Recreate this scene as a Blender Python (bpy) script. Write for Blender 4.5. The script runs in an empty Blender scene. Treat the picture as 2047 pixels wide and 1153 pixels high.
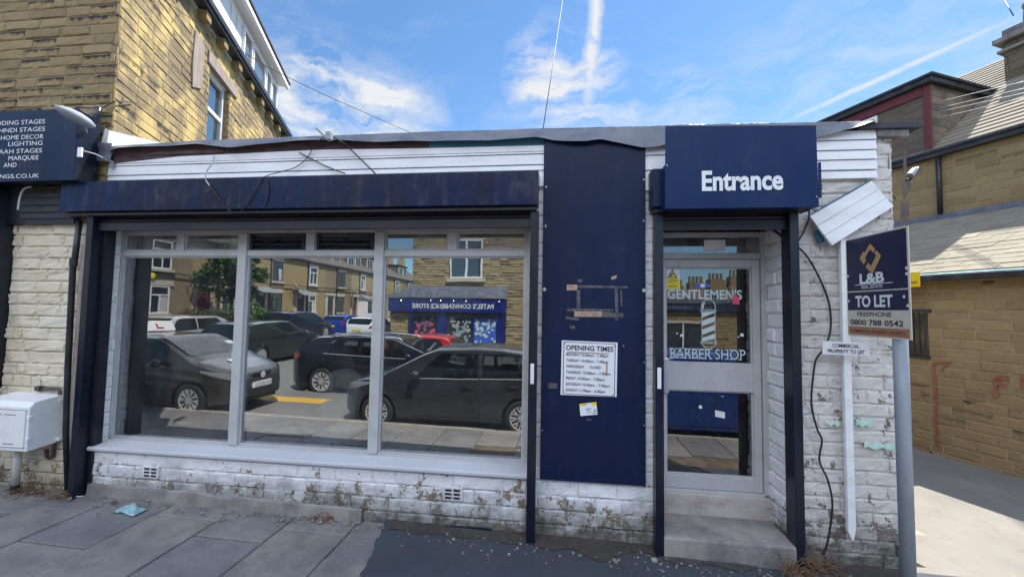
import bpy, bmesh, math, random
from mathutils import Vector, Matrix, noise
from math import radians as rad, sin, cos, pi, sqrt, tan, atan2
random.seed(7)
SC = bpy.context.scene
COL = SC.collection

# ------------------------------------------------------------------ camera, sky, sun, exposure
F_PX, IW, IH = 800.0, 2047.0, 1153.0
YAW, PIT, ROL = rad(6.727), rad(3.005), rad(0.9325)
CAM = Vector((0, -3.75, 0))
fw = Vector((-sin(YAW)*cos(PIT), cos(YAW)*cos(PIT), sin(PIT)))
r0 = Vector((cos(YAW), sin(YAW), 0)); u0 = r0.cross(fw)
RT = cos(ROL)*r0 + sin(ROL)*u0
UP = -sin(ROL)*r0 + cos(ROL)*u0
cd = bpy.data.cameras.new('camera'); cam = bpy.data.objects.new('camera', cd); COL.objects.link(cam)
cam.matrix_world = Matrix((( RT.x, UP.x, -fw.x, CAM.x), (RT.y, UP.y, -fw.y, CAM.y), (RT.z, UP.z, -fw.z, CAM.z), (0, 0, 0, 1)))
cd.sensor_width = 36; cd.lens = 36*F_PX/IW; cd.clip_start = .05; cd.clip_end = 3000
SC.camera = cam

SUN_AZ, SUN_EL = rad(42), rad(58)          # azimuth clockwise from +Y
SUN = Vector((sin(SUN_AZ)*cos(SUN_EL), cos(SUN_AZ)*cos(SUN_EL), sin(SUN_EL)))
sl = bpy.data.lights.new('sun', 'SUN'); sl.energy = 2.4; sl.angle = rad(.5); sl.color = (1, .93, .82)
so = bpy.data.objects.new('sun', sl); COL.objects.link(so); so.location = (20, 15, 30)
so.rotation_euler = SUN.to_track_quat('Z', 'Y').to_euler()
SC.view_settings.view_transform = 'Standard'; SC.view_settings.look = 'None'
SC.view_settings.gamma = 1; SC.view_settings.exposure = 2.12
SC.view_settings.use_curve_mapping = False
SC.cycles.max_bounces = 10; SC.cycles.glossy_bounces = 6; SC.cycles.transmission_bounces = 6
SC.cycles.transparent_max_bounces = 12; SC.cycles.diffuse_bounces = 4

def ray(px, py): return fw + RT*((px-1023.5)/F_PX) - UP*((py-576.5)/F_PX)
def P(px, py, y=0.0):                         # point of the facade-parallel plane y seen at a photo pixel
    d = ray(px, py); return CAM + d*((y-CAM.y)/d.y)
def PG(px, py, z): d = ray(px, py); return CAM + d*((z-CAM.z)/d.z)
TH = rad(-23); DV = Vector((sin(TH), cos(TH), 0)); NV = Vector((cos(TH), -sin(TH), 0))   # side street direction, its wall normal
def PS(px, py, o, n=0.0):                     # (along, up) on a wall of the side street through o, set back by n
    o = Vector(o); d = ray(px, py); p = CAM + d*(((o+NV*n)-CAM).dot(NV)/d.dot(NV)); return (p-o).dot(DV), p.z

# ------------------------------------------------------------------ node helper
class G:
    def __init__(s, tree): s.t = tree
    def n(s, typ, ins=None, **kw):
        nd = s.t.nodes.new('ShaderNode'+typ)
        for k, v in kw.items(): setattr(nd, k, v)
        for k, v in (ins or {}).items():
            if hasattr(v, 'is_linked'): s.t.links.new(v, nd.inputs[k])
            else: nd.inputs[k].default_value = v
        return nd
    def noise(s, scale, detail=4, vec=None, rough=.55, dist=0):
        i = {'Scale': scale, 'Detail': detail, 'Roughness': rough, 'Distortion': dist}
        if vec is not None: i['Vector'] = vec
        return s.n('TexNoise', i).outputs['Fac']
    def ramp(s, f, stops):
        nd = s.n('ValToRGB', {0: f}); e = nd.color_ramp.elements
        while len(e) < len(stops): e.new(.5)
        for el, (p, c) in zip(e, stops):
            el.position = p; el.color = (c[0], c[1], c[2], 1) if not isinstance(c, (int, float)) else (c, c, c, 1)
        return nd.outputs[0]
    def mix(s, f, a, b, mode='MIX'):
        nd = s.n('Mix', data_type='RGBA', blend_type=mode)
        for idx, v in ((0, f), (6, a), (7, b)):
            if hasattr(v, 'is_linked'): s.t.links.new(v, nd.inputs[idx])
            elif idx == 0: nd.inputs[0].default_value = v
            else: nd.inputs[idx].default_value = (v[0], v[1], v[2], 1)
        return nd.outputs[2]
    def m(s, op, a, b=0.0, c=None, clamp=False):
        nd = s.n('Math', operation=op, use_clamp=clamp)
        for i, v in enumerate((a, b) if c is None else (a, b, c)):
            if hasattr(v, 'is_linked'): s.t.links.new(v, nd.inputs[i])
            else: nd.inputs[i].default_value = v
        return nd.outputs[0]
    def vm(s, op, a, b):
        nd = s.n('VectorMath', operation=op)
        for i, v in enumerate((a, b)):
            if hasattr(v, 'is_linked'): s.t.links.new(v, nd.inputs[i])
            else: nd.inputs[i].default_value = v
        return nd.outputs['Value'] if op in ('DOT_PRODUCT', 'LENGTH') else nd.outputs[0]
    def rng(s, v, a, b, c=0., d=1.):
        nd = s.n('MapRange', {0: v, 1: a, 2: b, 3: c, 4: d}); nd.clamp = True; return nd.outputs[0]
    def pos(s): return s.n('NewGeometry').outputs['Position']
    def scl(s, v, x, y, z): return s.n('Mapping', {0: v, 3: (x, y, z)}).outputs[0]
    def bump(s, h, st=.4, d=.01): return s.n('Bump', {'Height': h, 'Strength': st, 'Distance': d}).outputs[0]

# ------------------------------------------------------------------ world: Nishita sky, cirrus and two vapour trails
W = bpy.data.worlds.new('World'); SC.world = W; W.use_nodes = True
g = G(W.node_tree); W.node_tree.nodes.clear()
sky = g.n('TexSky', sky_type='NISHITA', sun_disc=False)
sky.sun_elevation = SUN_EL; sky.sun_rotation = SUN_AZ; sky.air_density = 1.0; sky.dust_density = .15; sky.ozone_density = 2.5
dirv = g.vm('NORMALIZE', g.n('TexCoord').outputs['Generated'], (0, 0, 0))
wob = g.n('TexNoise', {'Vector': dirv, 'Scale': 7., 'Detail': 5., 'Roughness': .6}).outputs['Color']
dw = g.vm('NORMALIZE', g.vm('ADD', dirv, g.vm('MULTIPLY', g.vm('SUBTRACT', wob, (.5, .5, .5)), (.11, .11, .11))), (0, 0, 0))
def blob(px, py, r, amp):
    c = ray(px, py).normalized()
    return g.m('MULTIPLY', g.rng(g.vm('DOT_PRODUCT', dw, tuple(c)), cos(r), cos(r*.25)), amp)
mask = None
for b in ((1110, 165, .13, 1.0), (1060, 130, .07, .55), (1190, 215, .10, .75), (1340, 225, .12, .5), (770, 180, .08, .5), (810, 235, .11, .65), (690, 235, .13, .75), (600, 225, .14, .9),
          (640, 120, .08, .35), (560, 60, .07, .25), (1000, 245, .06, .3), (1500, 210, .2, .14), (1750, 60, .25, .16), (1990, 150, .25, .25)):
    v = blob(*b); mask = v if mask is None else g.m('ADD', mask, v)
str_v = g.n('Mapping', {0: dw, 2: (0, rad(35), rad(20)), 3: (3., 9., 22.)}).outputs[0]
cn = g.noise(1.0, 8, str_v, .62)
cf = g.noise(9.0, 8, dw, .6)
tex = g.m('ADD', g.m('MULTIPLY', cn, .85), g.m('MULTIPLY', cf, .28))
mask = g.m('MULTIPLY', g.m('MINIMUM', mask, 1.15), g.rng(tex, .47, .68), clamp=True)
wide = g.m('MULTIPLY', g.rng(g.noise(1.6, 6, str_v, .6), .50, .95), .20)   # thin cirrus all round
mask = g.m('MAXIMUM', mask, wide)
sd = g.n('SeparateXYZ', {0: dirv})               # very bright unseen cloud added behind the camera to light the shaded shop front
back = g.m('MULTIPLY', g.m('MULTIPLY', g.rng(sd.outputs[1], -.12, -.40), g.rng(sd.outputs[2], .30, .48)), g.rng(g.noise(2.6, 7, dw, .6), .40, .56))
def trail(p, q, w, amp, nz):
    a, b = ray(*p).normalized(), ray(*q).normalized(); nn = a.cross(b).normalized(); mid = (a+b).normalized()
    d = g.m('ABSOLUTE', g.m('ADD', g.vm('DOT_PRODUCT', dirv, tuple(nn)), g.m('MULTIPLY', g.m('SUBTRACT', g.noise(26, 5, dirv), .5), nz)))
    v = g.rng(d, w, w*.15)
    v = g.m('MULTIPLY', v, g.rng(g.vm('DOT_PRODUCT', dirv, tuple(mid)), a.dot(mid)-.004, a.dot(mid)+.012))
    return g.m('MULTIPLY', v, g.m('MULTIPLY', g.rng(g.noise(40, 5, dirv), .12, .46), amp))
mask = g.m('MAXIMUM', mask, trail((1207, -160), (1172, 228), .021, 1.0, .024))
mask = g.m('MAXIMUM', mask, trail((1560, 248), (2060, 22), .0075, .85, .004))
skyc = g.mix(1.0, sky.outputs[0], (.62, .80, .90), 'MULTIPLY')
cc = g.mix(mask, skyc, (3.9, 4.0, 4.2))
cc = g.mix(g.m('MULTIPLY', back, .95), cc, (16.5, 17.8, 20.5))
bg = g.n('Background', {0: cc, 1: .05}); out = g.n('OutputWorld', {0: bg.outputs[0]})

# ------------------------------------------------------------------ materials
def mat(name, fn=None, col=(.5, .5, .5), rough=.6, metal=0., spec=.5, coat=0., bump=None):
    m = bpy.data.materials.new(name); m.use_nodes = True; t = m.node_tree
    b = t.nodes['Principled BSDF']; gg = G(t)
    b.inputs['Base Color'].default_value = (*col, 1); b.inputs['Roughness'].default_value = rough
    b.inputs['Metallic'].default_value = metal; b.inputs['Specular IOR Level'].default_value = spec
    b.inputs['Coat Weight'].default_value = coat; b.inputs['Coat Roughness'].default_value = .04
    if fn:
        r = fn(gg)
        for k, v in r.items():
            if hasattr(v, 'is_linked'): t.links.new(v, b.inputs[k])
            else: b.inputs[k].default_value = v
    return m
def grime(col, col2, scale=3., lo=.4, hi=.7, rough=.5, stretch=(1, 1, 1), metal=0., bs=.15, spec=.5, coat=0.):
    def f(g):
        p = g.scl(g.pos(), *stretch)
        n = g.noise(scale, 6, p, .6); n2 = g.noise(scale*14, 4, g.pos(), .6)
        return {'Base Color': g.mix(g.rng(g.m('ADD', n, g.m('MULTIPLY', g.m('SUBTRACT', n2, .5), .35)), lo, hi), col, col2),
                'Roughness': g.rng(n, .3, .7, max(rough-.12, .03), min(rough+.15, 1)), 'Normal': g.bump(n2, bs, .004)}
    return f
def stone_fn(cols, soot=0., sootc=(.02, .018, .015), bump=.5, patch=None, pmix=0.):
    def f(g):
        ri = g.n('NewGeometry').outputs['Random Per Island']; p = g.pos()
        base = g.ramp(ri, [(i/(len(cols)-1) if len(cols) > 1 else 0, c) for i, c in enumerate(cols)])
        n1 = g.noise(9, 6, p, .65); n2 = g.noise(60, 5, p, .65)
        c = g.mix(g.rng(n1, .3, .7, .0, .55), base, g.mix(.5, base, (.09, .065, .035)))
        c = g.mix(g.rng(n2, .35, .75, 0, .35), c, (.42, .33, .2))
        if patch: c = g.mix(g.m('MULTIPLY', g.rng(g.noise(2.2, 7, p, .65), .47, .62), pmix), c, patch)
        if soot:
            uv = g.n('UVMap').outputs[0]; v = g.n('SeparateXYZ', {0: uv}).outputs[1]
            top = g.rng(g.m('ADD', v, g.m('MULTIPLY', g.m('SUBTRACT', g.noise(14, 5, p), .5), 1.3)), .52, .84)
            on = g.rng(g.n('TexWhiteNoise', {'W': ri}, noise_dimensions='1D').outputs[0], 1-soot, 1-soot+.1)
            c = g.mix(g.m('MULTIPLY', top, on), c, sootc)
        return {'Base Color': c, 'Roughness': .9, 'Normal': g.bump(g.m('ADD', g.m('MULTIPLY', n1, .6), n2), bump, .012)}
    return f
def painted_stone(white, under, peel=.62, z0=-2.1, dirt=.5, cream=None):
    def f(g):
        p = g.pos(); ri = g.n('NewGeometry').outputs['Random Per Island']
        n1 = g.noise(7.5, 8, p, .72); n2 = g.noise(45, 5, p, .65); n3 = g.noise(1.3, 4, p)
        sxy = g.n('SeparateXYZ', {0: p}); z = sxy.outputs[2]
        c = g.mix(g.rng(n3, .35, .65), white, cream or tuple(k*.9 for k in white))
        c = g.mix(g.rng(n2, .5, .8, 0, .4), c, tuple(k*.62 for k in white))
        low = g.rng(z, z0+.15, z0+.75, .16, 0)
        pe = g.rng(g.m('ADD', g.m('ADD', n1, g.m('MULTIPLY', g.m('SUBTRACT', n2, .5), .25)), g.m('ADD', low, g.m('MULTIPLY', g.m('SUBTRACT', ri, .5), .12))), peel, peel+.035)
        und = g.mix(n2, under, tuple(k*.35 for k in under))
        c = g.mix(pe, c, und)
        d = g.m('MULTIPLY', g.rng(g.m('ADD', z, g.m('MULTIPLY', g.m('SUBTRACT', g.noise(3.5, 6, p, .7), .5), .8)), z0+.10, z0+.46, 1, 0), dirt)
        c = g.mix(d, c, g.mix(g.rng(g.noise(11, 5, p, .7), .4, .62), (.055, .052, .042), (.17, .165, .14)))
        return {'Base Color': c, 'Roughness': .8, 'Normal': g.bump(g.m('ADD', g.m('SUBTRACT', n1, g.m('MULTIPLY', pe, .25)), g.m('MULTIPLY', n2, .5)), .55, .012)}
    return f
M = {}
M['stone_left'] = mat('weathered gold sandstone', stone_fn([(.25, .17, .075), (.30, .215, .10), (.21, .145, .06), (.33, .25, .13), (.27, .19, .085), (.18, .125, .06)], soot=.5, bump=.5))
M['stone_side'] = mat('patchy gold sandstone', stone_fn([(.15, .11, .06), (.20, .15, .085), (.25, .19, .10), (.13, .10, .06), (.22, .165, .09)], soot=.12, bump=.5, patch=(.54, .41, .16), pmix=.9))  # gold stone mottled with paler yellow patches
M['stone_right'] = mat('brown coursed sandstone', stone_fn([(.25, .175, .08), (.29, .21, .10), (.21, .145, .065), (.31, .225, .105), (.235, .15, .065)], soot=.12, sootc=(.07, .045, .03), bump=.45))
M['stone_far'] = mat('buff terrace sandstone', stone_fn([(.34, .26, .145), (.40, .315, .18), (.29, .22, .12)], soot=.3, bump=.4))
M['mortar'] = mat('lime mortar', grime((.36, .29, .18), (.22, .17, .11), 6, rough=.9, bs=.5))
M['mortar_dark'] = mat('dark mortar', grime((.16, .12, .075), (.07, .055, .04), 6, rough=.9, bs=.5))
M['white_stone'] = mat('white painted stone', painted_stone((.74, .74, .75), (.36, .28, .18), .672, dirt=.95))
M['white_stone_worn'] = mat('worn white painted stone', painted_stone((.62, .59, .56), (.24, .19, .16), .60, dirt=.9, cream=(.5, .47, .43)))
M['cream_stone'] = mat('cream painted stone', painted_stone((.66, .61, .50), (.35, .26, .13), .66, dirt=.7, cream=(.58, .50, .36)))
M['white_mortar'] = mat('painted mortar', painted_stone((.62, .62, .61), (.2, .16, .12), .62, dirt=.8))
M['cream_mortar'] = mat('cream painted mortar', painted_stone((.52, .47, .36), (.25, .18, .1), .6, dirt=.8))
def navy_fn(c1, c2, rough, stain):
    def f(g):
        p = g.pos(); n = g.noise(1.0, 5, g.scl(p, 3, 3, .5), .6); n2 = g.noise(70, 3, p); n3 = g.noise(5, 6, p, .65)
        c = g.mix(g.rng(n, .35, .7), c1, c2)
        dr = g.noise(1.0, 6, g.scl(p, 16, 16, 1.4), .65)                 # run marks
        c = g.mix(g.m('MULTIPLY', g.m('MULTIPLY', g.rng(dr, .50, .72), g.rng(n3, .35, .65)), stain), c, (.10, .098, .095)); c = g.mix(g.m('MULTIPLY', g.rng(n3, .58, .75), g.m('MULTIPLY', stain, .8)), c, (.11, .105, .10))
        return {'Base Color': c, 'Roughness': g.rng(n3, .3, .7, rough-.07, rough+.12), 'Normal': g.bump(n2, .03, .002), 'Specular IOR Level': .22}
    return f
M['navy'] = mat('navy sheet metal', navy_fn((.005, .010, .036), (.007, .016, .053), .32, .10))
M['navy_fascia'] = mat('dusty navy fascia', navy_fn((.003, .014, .062), (.014, .013, .022), .26, .55))
M['navy_sign'] = mat('blue entrance sheet', navy_fn((.0045, .018, .072), (.006, .023, .085), .34, .10))
M['black_metal'] = mat('black painted steel', grime((.005, .008, .020), (.018, .018, .024), 4, .5, .8, .34, (1, 1, .3)))
M['slat'] = mat('dark shutter slat', grime((.010, .010, .020), (.028, .024, .026), 5, .45, .8, .42))
M['alu'] = mat('silver grey powder coat', grime((.45, .455, .46), (.36, .35, .34), 3, .45, .75, .38, bs=.03))
M['upvc'] = mat('white plastic frame', grime((.78, .78, .78), (.66, .65, .62), 5, .5, .8, .35, bs=.02))
def wboard(g):
    p = g.pos(); n = g.noise(2.5, 6, g.scl(p, 1, 1, 4), .65); n2 = g.noise(30, 5, g.scl(p, 1, 1, 5), .6); n3 = g.noise(7, 6, p, .7)
    c = g.mix(g.rng(n, .45, .75, 0, .6), (.74, .75, .77), (.55, .53, .50))
    c = g.mix(g.rng(g.m('ADD', n3, g.m('MULTIPLY', g.m('SUBTRACT', n2, .5), .3)), .70, .74), c, (.16, .12, .09))
    return {'Base Color': c, 'Roughness': .6, 'Normal': g.bump(n2, .12, .004)}
M['wboard'] = mat('white painted weatherboard', wboard)
M['teal_board'] = mat('faded teal board', grime((.025, .14, .22), (.05, .10, .13), 5, .4, .7, .6, (1, 1, 4)))
M['maroon_board'] = mat('maroon brown board', grime((.09, .05, .055), (.035, .022, .025), 5, .4, .7, .7, (1, 1, 5), bs=.4))
M['raw_timber'] = mat('grey weathered timber', grime((.30, .25, .22), (.17, .13, .11), 4, .4, .7, .75, (6, 6, .6), bs=.5))
M['lead'] = mat('grey roofing felt edge', grime((.10, .115, .15), (.20, .21, .235), 4, .45, .75, .34, bs=.3, metal=.3))
M['felt'] = mat('dark roof slates', grime((.035, .037, .045), (.07, .07, .075), 8, rough=.8, bs=.6))
M['concrete'] = mat('worn stone step', grime((.30, .27, .25), (.13, .12, .12), 3.5, .35, .7, .85, bs=.7))
M['render_riser'] = mat('grey cement render', grime((.44, .41, .38), (.25, .21, .18), 4, .45, .75, .85, (1, 1, 2), bs=.4))
M['sillpaint'] = mat('white painted sill', painted_stone((.50, .51, .54), (.45, .33, .2), .68, z0=-3, dirt=.2))
M['rust'] = mat('rusty brown pipe', grime((.10, .065, .055), (.05, .04, .045), 8, rough=.6))
M['pipe_black'] = mat('black plastic pipe', grime((.012, .014, .018), (.03, .03, .03), 5, rough=.4))
M['pipe_cream'] = mat('pale plastic pipe', grime((.62, .62, .56), (.5, .5, .45), 5, rough=.45))
M['gasbox'] = mat('white plastic meter box', grime((.74, .74, .74), (.62, .61, .58), 4, .5, .8, .5, bs=.03))
M['galv'] = mat('galvanised steel pole', grime((.27, .30, .33), (.20, .22, .25), 7, .4, .7, .55, (1, 1, .4), metal=.3))
M['cable'] = mat('black cable', col=(.012, .012, .014), rough=.5)
M['cable_grey'] = mat('pale grey cable', col=(.45, .46, .47), rough=.5)
M['sign_white'] = mat('white sign sheet', grime((.72, .73, .76), (.62, .62, .63), 5, .5, .8, .4, bs=.02))
M['letter_dark'] = mat('dark sign lettering', col=(.025, .025, .04), rough=.5)
M['letter_white'] = mat('white cut lettering', grime((.74, .75, .77), (.60, .61, .62), 9, .4, .75, .45, bs=.02))
M['letter_faded'] = mat('faded red lettering', col=(.07, .02, .04), rough=.5)
M['vinyl'] = mat('pale window vinyl', col=(.52, .62, .63), rough=.5)
M['etch'] = mat('frosted white vinyl', col=(.70, .72, .74), rough=.55)
M['board_navy'] = mat('dark navy printed board', grime((.015, .016, .055), (.02, .022, .065), 3, rough=.45, bs=.02))
M['board_cream'] = mat('cream printed board', grime((.62, .56, .48), (.56, .5, .43), 3, rough=.5, bs=.02))
M['board_gold'] = mat('gold printed board', grime((.47, .29, .12), (.40, .24, .10), 3, rough=.5, bs=.02))
M['board_brown'] = mat('copper printed strip', col=(.36, .17, .09), rough=.5)
M['yellow'] = mat('yellow sticker', col=(.75, .60, .01), rough=.45)
M['yellow_sign'] = mat('yellow enamel sign', col=(.72, .50, .01), rough=.4)
M['pink'] = mat('pink paper', col=(.62, .08, .16), rough=.7)
M['bluepaper'] = mat('blue label', col=(.04, .12, .55), rough=.5)
M['tape'] = mat('old brown tape', grime((.42, .27, .20), (.22, .17, .15), 20, .4, .7, .6, bs=.2))
M['scrape'] = mat('scraped adhesive marks', grime((.12, .10, .10), (.04, .045, .06), 25, .4, .6, .6, bs=.2))
M['steel'] = mat('bare screw steel', col=(.6, .6, .62), rough=.35, metal=.8)
M['teal_paint'] = mat('turquoise paint smear', grime((.22, .55, .46), (.55, .62, .57), 12, .35, .65, .8, bs=.3))
M['graffiti'] = mat('red spray paint', grime((.27, .055, .045), (.24, .15, .08), 18, .42, .62, .8, bs=.3))
M['slate'] = mat('stone roof slates', stone_fn([(.19, .175, .145), (.24, .22, .18), (.16, .15, .13), (.27, .245, .2)], bump=.4))
M['slate_dark'] = mat('dark blue slates', stone_fn([(.05, .052, .06), (.07, .07, .078), (.09, .088, .09)], bump=.3))
M['stone_sooty'] = mat('sooty chimney stone', stone_fn([(.10, .078, .05), (.13, .10, .065), (.075, .06, .042)], bump=.4))
M['slate_mixed'] = mat('mixed dormer slates', stone_fn([(.035, .037, .048), (.13, .10, .075), (.04, .04, .05), (.17, .13, .10), (.055, .05, .052)], bump=.3))
M['clad_brown'] = mat('brown cladding boards', grime((.13, .098, .075), (.08, .06, .048), 3, .35, .7, .7, (1, 1, 4), bs=.3))
M['redwood'] = mat('dark red trim', grime((.13, .02, .03), (.09, .02, .025), 5, rough=.6))
M['white_clad'] = mat('white dormer cladding', grime((.76, .77, .78), (.66, .66, .66), 4, rough=.5, bs=.05))
M['gutter'] = mat('black cast gutter', grime((.014, .015, .022), (.04, .04, .045), 5, rough=.45))
M['darkglass'] = mat('dark window glass', col=(.02, .03, .04), rough=.06, spec=1.0)
M['skyglass'] = mat('sky reflecting window glass', col=(.03, .05, .07), rough=.03, spec=1.0, coat=1.)
M['net'] = mat('white net curtain', col=(.5, .5, .5), rough=.8)
M['inner_wall'] = mat('dull navy inner wall', grime((.055, .062, .085), (.04, .045, .06), 2, rough=.8))
M['inner_pale'] = mat('pale inner wall', grime((.74, .74, .73), (.66, .66, .65), 2, rough=.8))
M['inner_floor'] = mat('brown floor boards', grime((.30, .25, .2), (.2, .17, .13), 4, rough=.6))
M['fabric_grey'] = mat('grey chair cover', grime((.80, .79, .77), (.6, .59, .58), 6, rough=.9, bs=.4))
M['bottle_blue'] = mat('pale blue bottle', col=(.35, .52, .75), rough=.3)
M['plastic_white'] = mat('white plastic', col=(.75, .76, .77), rough=.4)
M['bag_teal'] = mat('pale teal plastic bag', grime((.22, .38, .42), (.32, .46, .5), 12, rough=.35, bs=.4))
M['leaf_dry'] = mat('dry brown weeds', grime((.16, .09, .05), (.27, .17, .09), 30, rough=.9))
M['chip'] = mat('stone chips and litter', stone_fn([(.12, .10, .09), (.3, .27, .25), (.07, .065, .06), (.34, .33, .32), (.16, .12, .09)], bump=.3))
M['kerb'] = mat('stone kerb', grime((.30, .27, .23), (.2, .18, .16), 4, rough=.85, bs=.4))
M['yellow_line'] = mat('worn yellow road paint', grime((.50, .30, .04), (.42, .26, .06), 10, rough=.8))
M['white_line'] = mat('worn white road paint', grime((.5, .5, .48), (.35, .34, .33), 10, rough=.8))
def ground(c1, c2, c3, sc):
    def f(g):
        p = g.pos(); n = g.noise(1.1, 6, p, .6); n2 = g.noise(sc, 5, p, .65); n3 = g.noise(220, 3, p)
        c = g.mix(g.rng(n, .3, .7), c1, c2); c = g.mix(g.rng(n2, .5, .75, 0, .6), c, c3)
        c = g.mix(g.rng(n3, .6, .8, 0, .5), c, tuple(k*2.2 for k in c1))
        return {'Base Color': c, 'Roughness': .88, 'Normal': g.bump(g.m('ADD', n3, n2), .5, .006)}
    return f
M['asphalt'] = mat('dark asphalt', ground((.040, .047, .062), (.056, .064, .080), (.03, .032, .038), 9))
M['soil'] = mat('dark soil and grit', ground((.035, .03, .027), (.06, .05, .042), (.10, .085, .07), 16))
M['road'] = mat('worn grey road asphalt', ground((.13, .127, .12), (.165, .16, .15), (.10, .098, .094), 5))
M['alley'] = mat('pale worn alley tarmac', ground((.165, .157, .142), (.225, .212, .19), (.12, .114, .105), 4))
def flag(g):
    p = g.pos(); ri = g.n('NewGeometry').outputs['Random Per Island']
    n = g.noise(2.2, 7, p, .65); n2 = g.noise(26, 5, p, .65); n3 = g.noise(180, 3, p)
    c = g.ramp(ri, [(0, (.165, .16, .16)), (.5, (.20, .195, .19)), (1, (.25, .235, .215))])
    n4 = g.noise(5.5, 8, p, .72); n5 = g.noise(34, 2, p, .5)
    c = g.mix(g.rng(n, .38, .66, 0, .75), c, (.105, .103, .108)); c = g.mix(g.rng(n4, .52, .70, 0, .55), c, (.09, .088, .088)); c = g.mix(g.rng(n2, .55, .75, 0, .5), c, (.31, .295, .28)); c = g.mix(g.rng(n5, .735, .76, 0, .75), c, (.05, .05, .05))
    return {'Base Color': c, 'Roughness': .85, 'Normal': g.bump(g.m('ADD', g.m('MULTIPLY', n2, .7), n3), .4, .006)}
M['flag'] = mat('grey stone paving flags', flag)
M['bark'] = mat('tree bark', grime((.08, .06, .045), (.04, .03, .025), 9, rough=.9, bs=.6))
def leaf(c1, c2):
    def f(g):
        ri = g.n('NewGeometry').outputs['Random Per Island']
        return {'Base Color': g.ramp(ri, [(0, c1), (.6, c2), (1, tuple(k*1.5 for k in c2))]), 'Roughness': .5, 'Specular IOR Level': .4}
    return f
M['leaf'] = mat('green leaves', leaf((.02, .06, .012), (.05, .12, .022)))
M['leaf_dark'] = mat('dull hedge leaves', leaf((.03, .04, .018), (.07, .075, .035)))
# shop glass: coated reflective pane, part mirror and part clear
def glass(name, refl, tint, dust_haze=.028):
    m = bpy.data.materials.new(name); m.use_nodes = True; t = m.node_tree; t.nodes.clear(); g = G(t)
    tr = g.n('BsdfTransparent', {0: (*tint, 1)}); gl = g.n('BsdfGlossy', {0: (.96, .98, 1, 1), 'Roughness': 0.0})
    p = g.pos(); rip = g.bump(g.m('ADD', g.noise(.9, 2, p), g.m('MULTIPLY', g.noise(3.5, 2, p), .12)), .10, .012)   # float glass is never quite flat
    gl.inputs['Normal'].default_value = (0, 0, 0); t.links.new(rip, gl.inputs['Normal'])
    fr = g.m('ADD', g.m('MULTIPLY', g.n('Fresnel', {0: 1.5}).outputs[0], .9), refl, clamp=True)
    mx = g.n('MixShader', {0: fr, 1: tr.outputs[0], 2: gl.outputs[0]})
    du = g.m('MULTIPLY', g.rng(g.noise(2.2, 7, g.scl(p, 1.6, 1.6, .7), .65), .42, .72), dust_haze)        # dusty wiping smears, and haze that lightens the upper glass
    dd = g.n('BsdfDiffuse', {0: (.55, .55, .55, 1)}); m2 = g.n('MixShader', {0: g.m('ADD', du, dust_haze*.3), 1: mx.outputs[0], 2: dd.outputs[0]}); g.n('OutputMaterial', {0: m2.outputs[0]})
    return m
M['glass'] = glass('reflective shop glass', .235, (.80, .84, .86))
M['greyedglass'] = glass('greyed upper glass', .14, (.75, .78, .8), .30)  # strong diffuse grey put in to imitate light off the ceiling and shutter box
M['doorglass'] = glass('reflective door glass', .18, (.7, .74, .78))
M['carglass'] = mat('tinted car glass', col=(.010, .016, .020), rough=.03, spec=.6, coat=0.)
m_ = bpy.data.materials.new('clear car glass'); m_.use_nodes = True; m_.node_tree.nodes.clear(); g = G(m_.node_tree)
g.n('OutputMaterial', {0: g.n('MixShader', {0: g.m('ADD', g.m('MULTIPLY', g.n('Fresnel', {0: 1.5}).outputs[0], .9), .02), 1: g.n('BsdfTransparent', {0: (.52, .58, .58, 1)}).outputs[0], 2: g.n('BsdfGlossy', {0: (1, 1, 1, 1), 'Roughness': .01}).outputs[0]}).outputs[0]})
M['carglass_clear'] = m_
M['car_cloth'] = mat('dark grey seat cloth', col=(.03, .03, .034), rough=.9)
M['tyre'] = mat('tyre rubber', col=(.018, .018, .019), rough=.8)
M['alloy'] = mat('silver alloy wheel', col=(.62, .62, .63), rough=.35, metal=.35)
M['headlight'] = mat('clear headlamp', col=(.26, .28, .29), rough=.12, spec=1, coat=1.)
M['taillight'] = mat('red tail lamp', col=(.35, .01, .012), rough=.15, coat=1.)
M['trim'] = mat('black plastic trim', col=(.012, .012, .013), rough=.5)
def paint(name, c, metal=.4):
    return mat(name, col=c, rough=.26, metal=metal, coat=.7)

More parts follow.
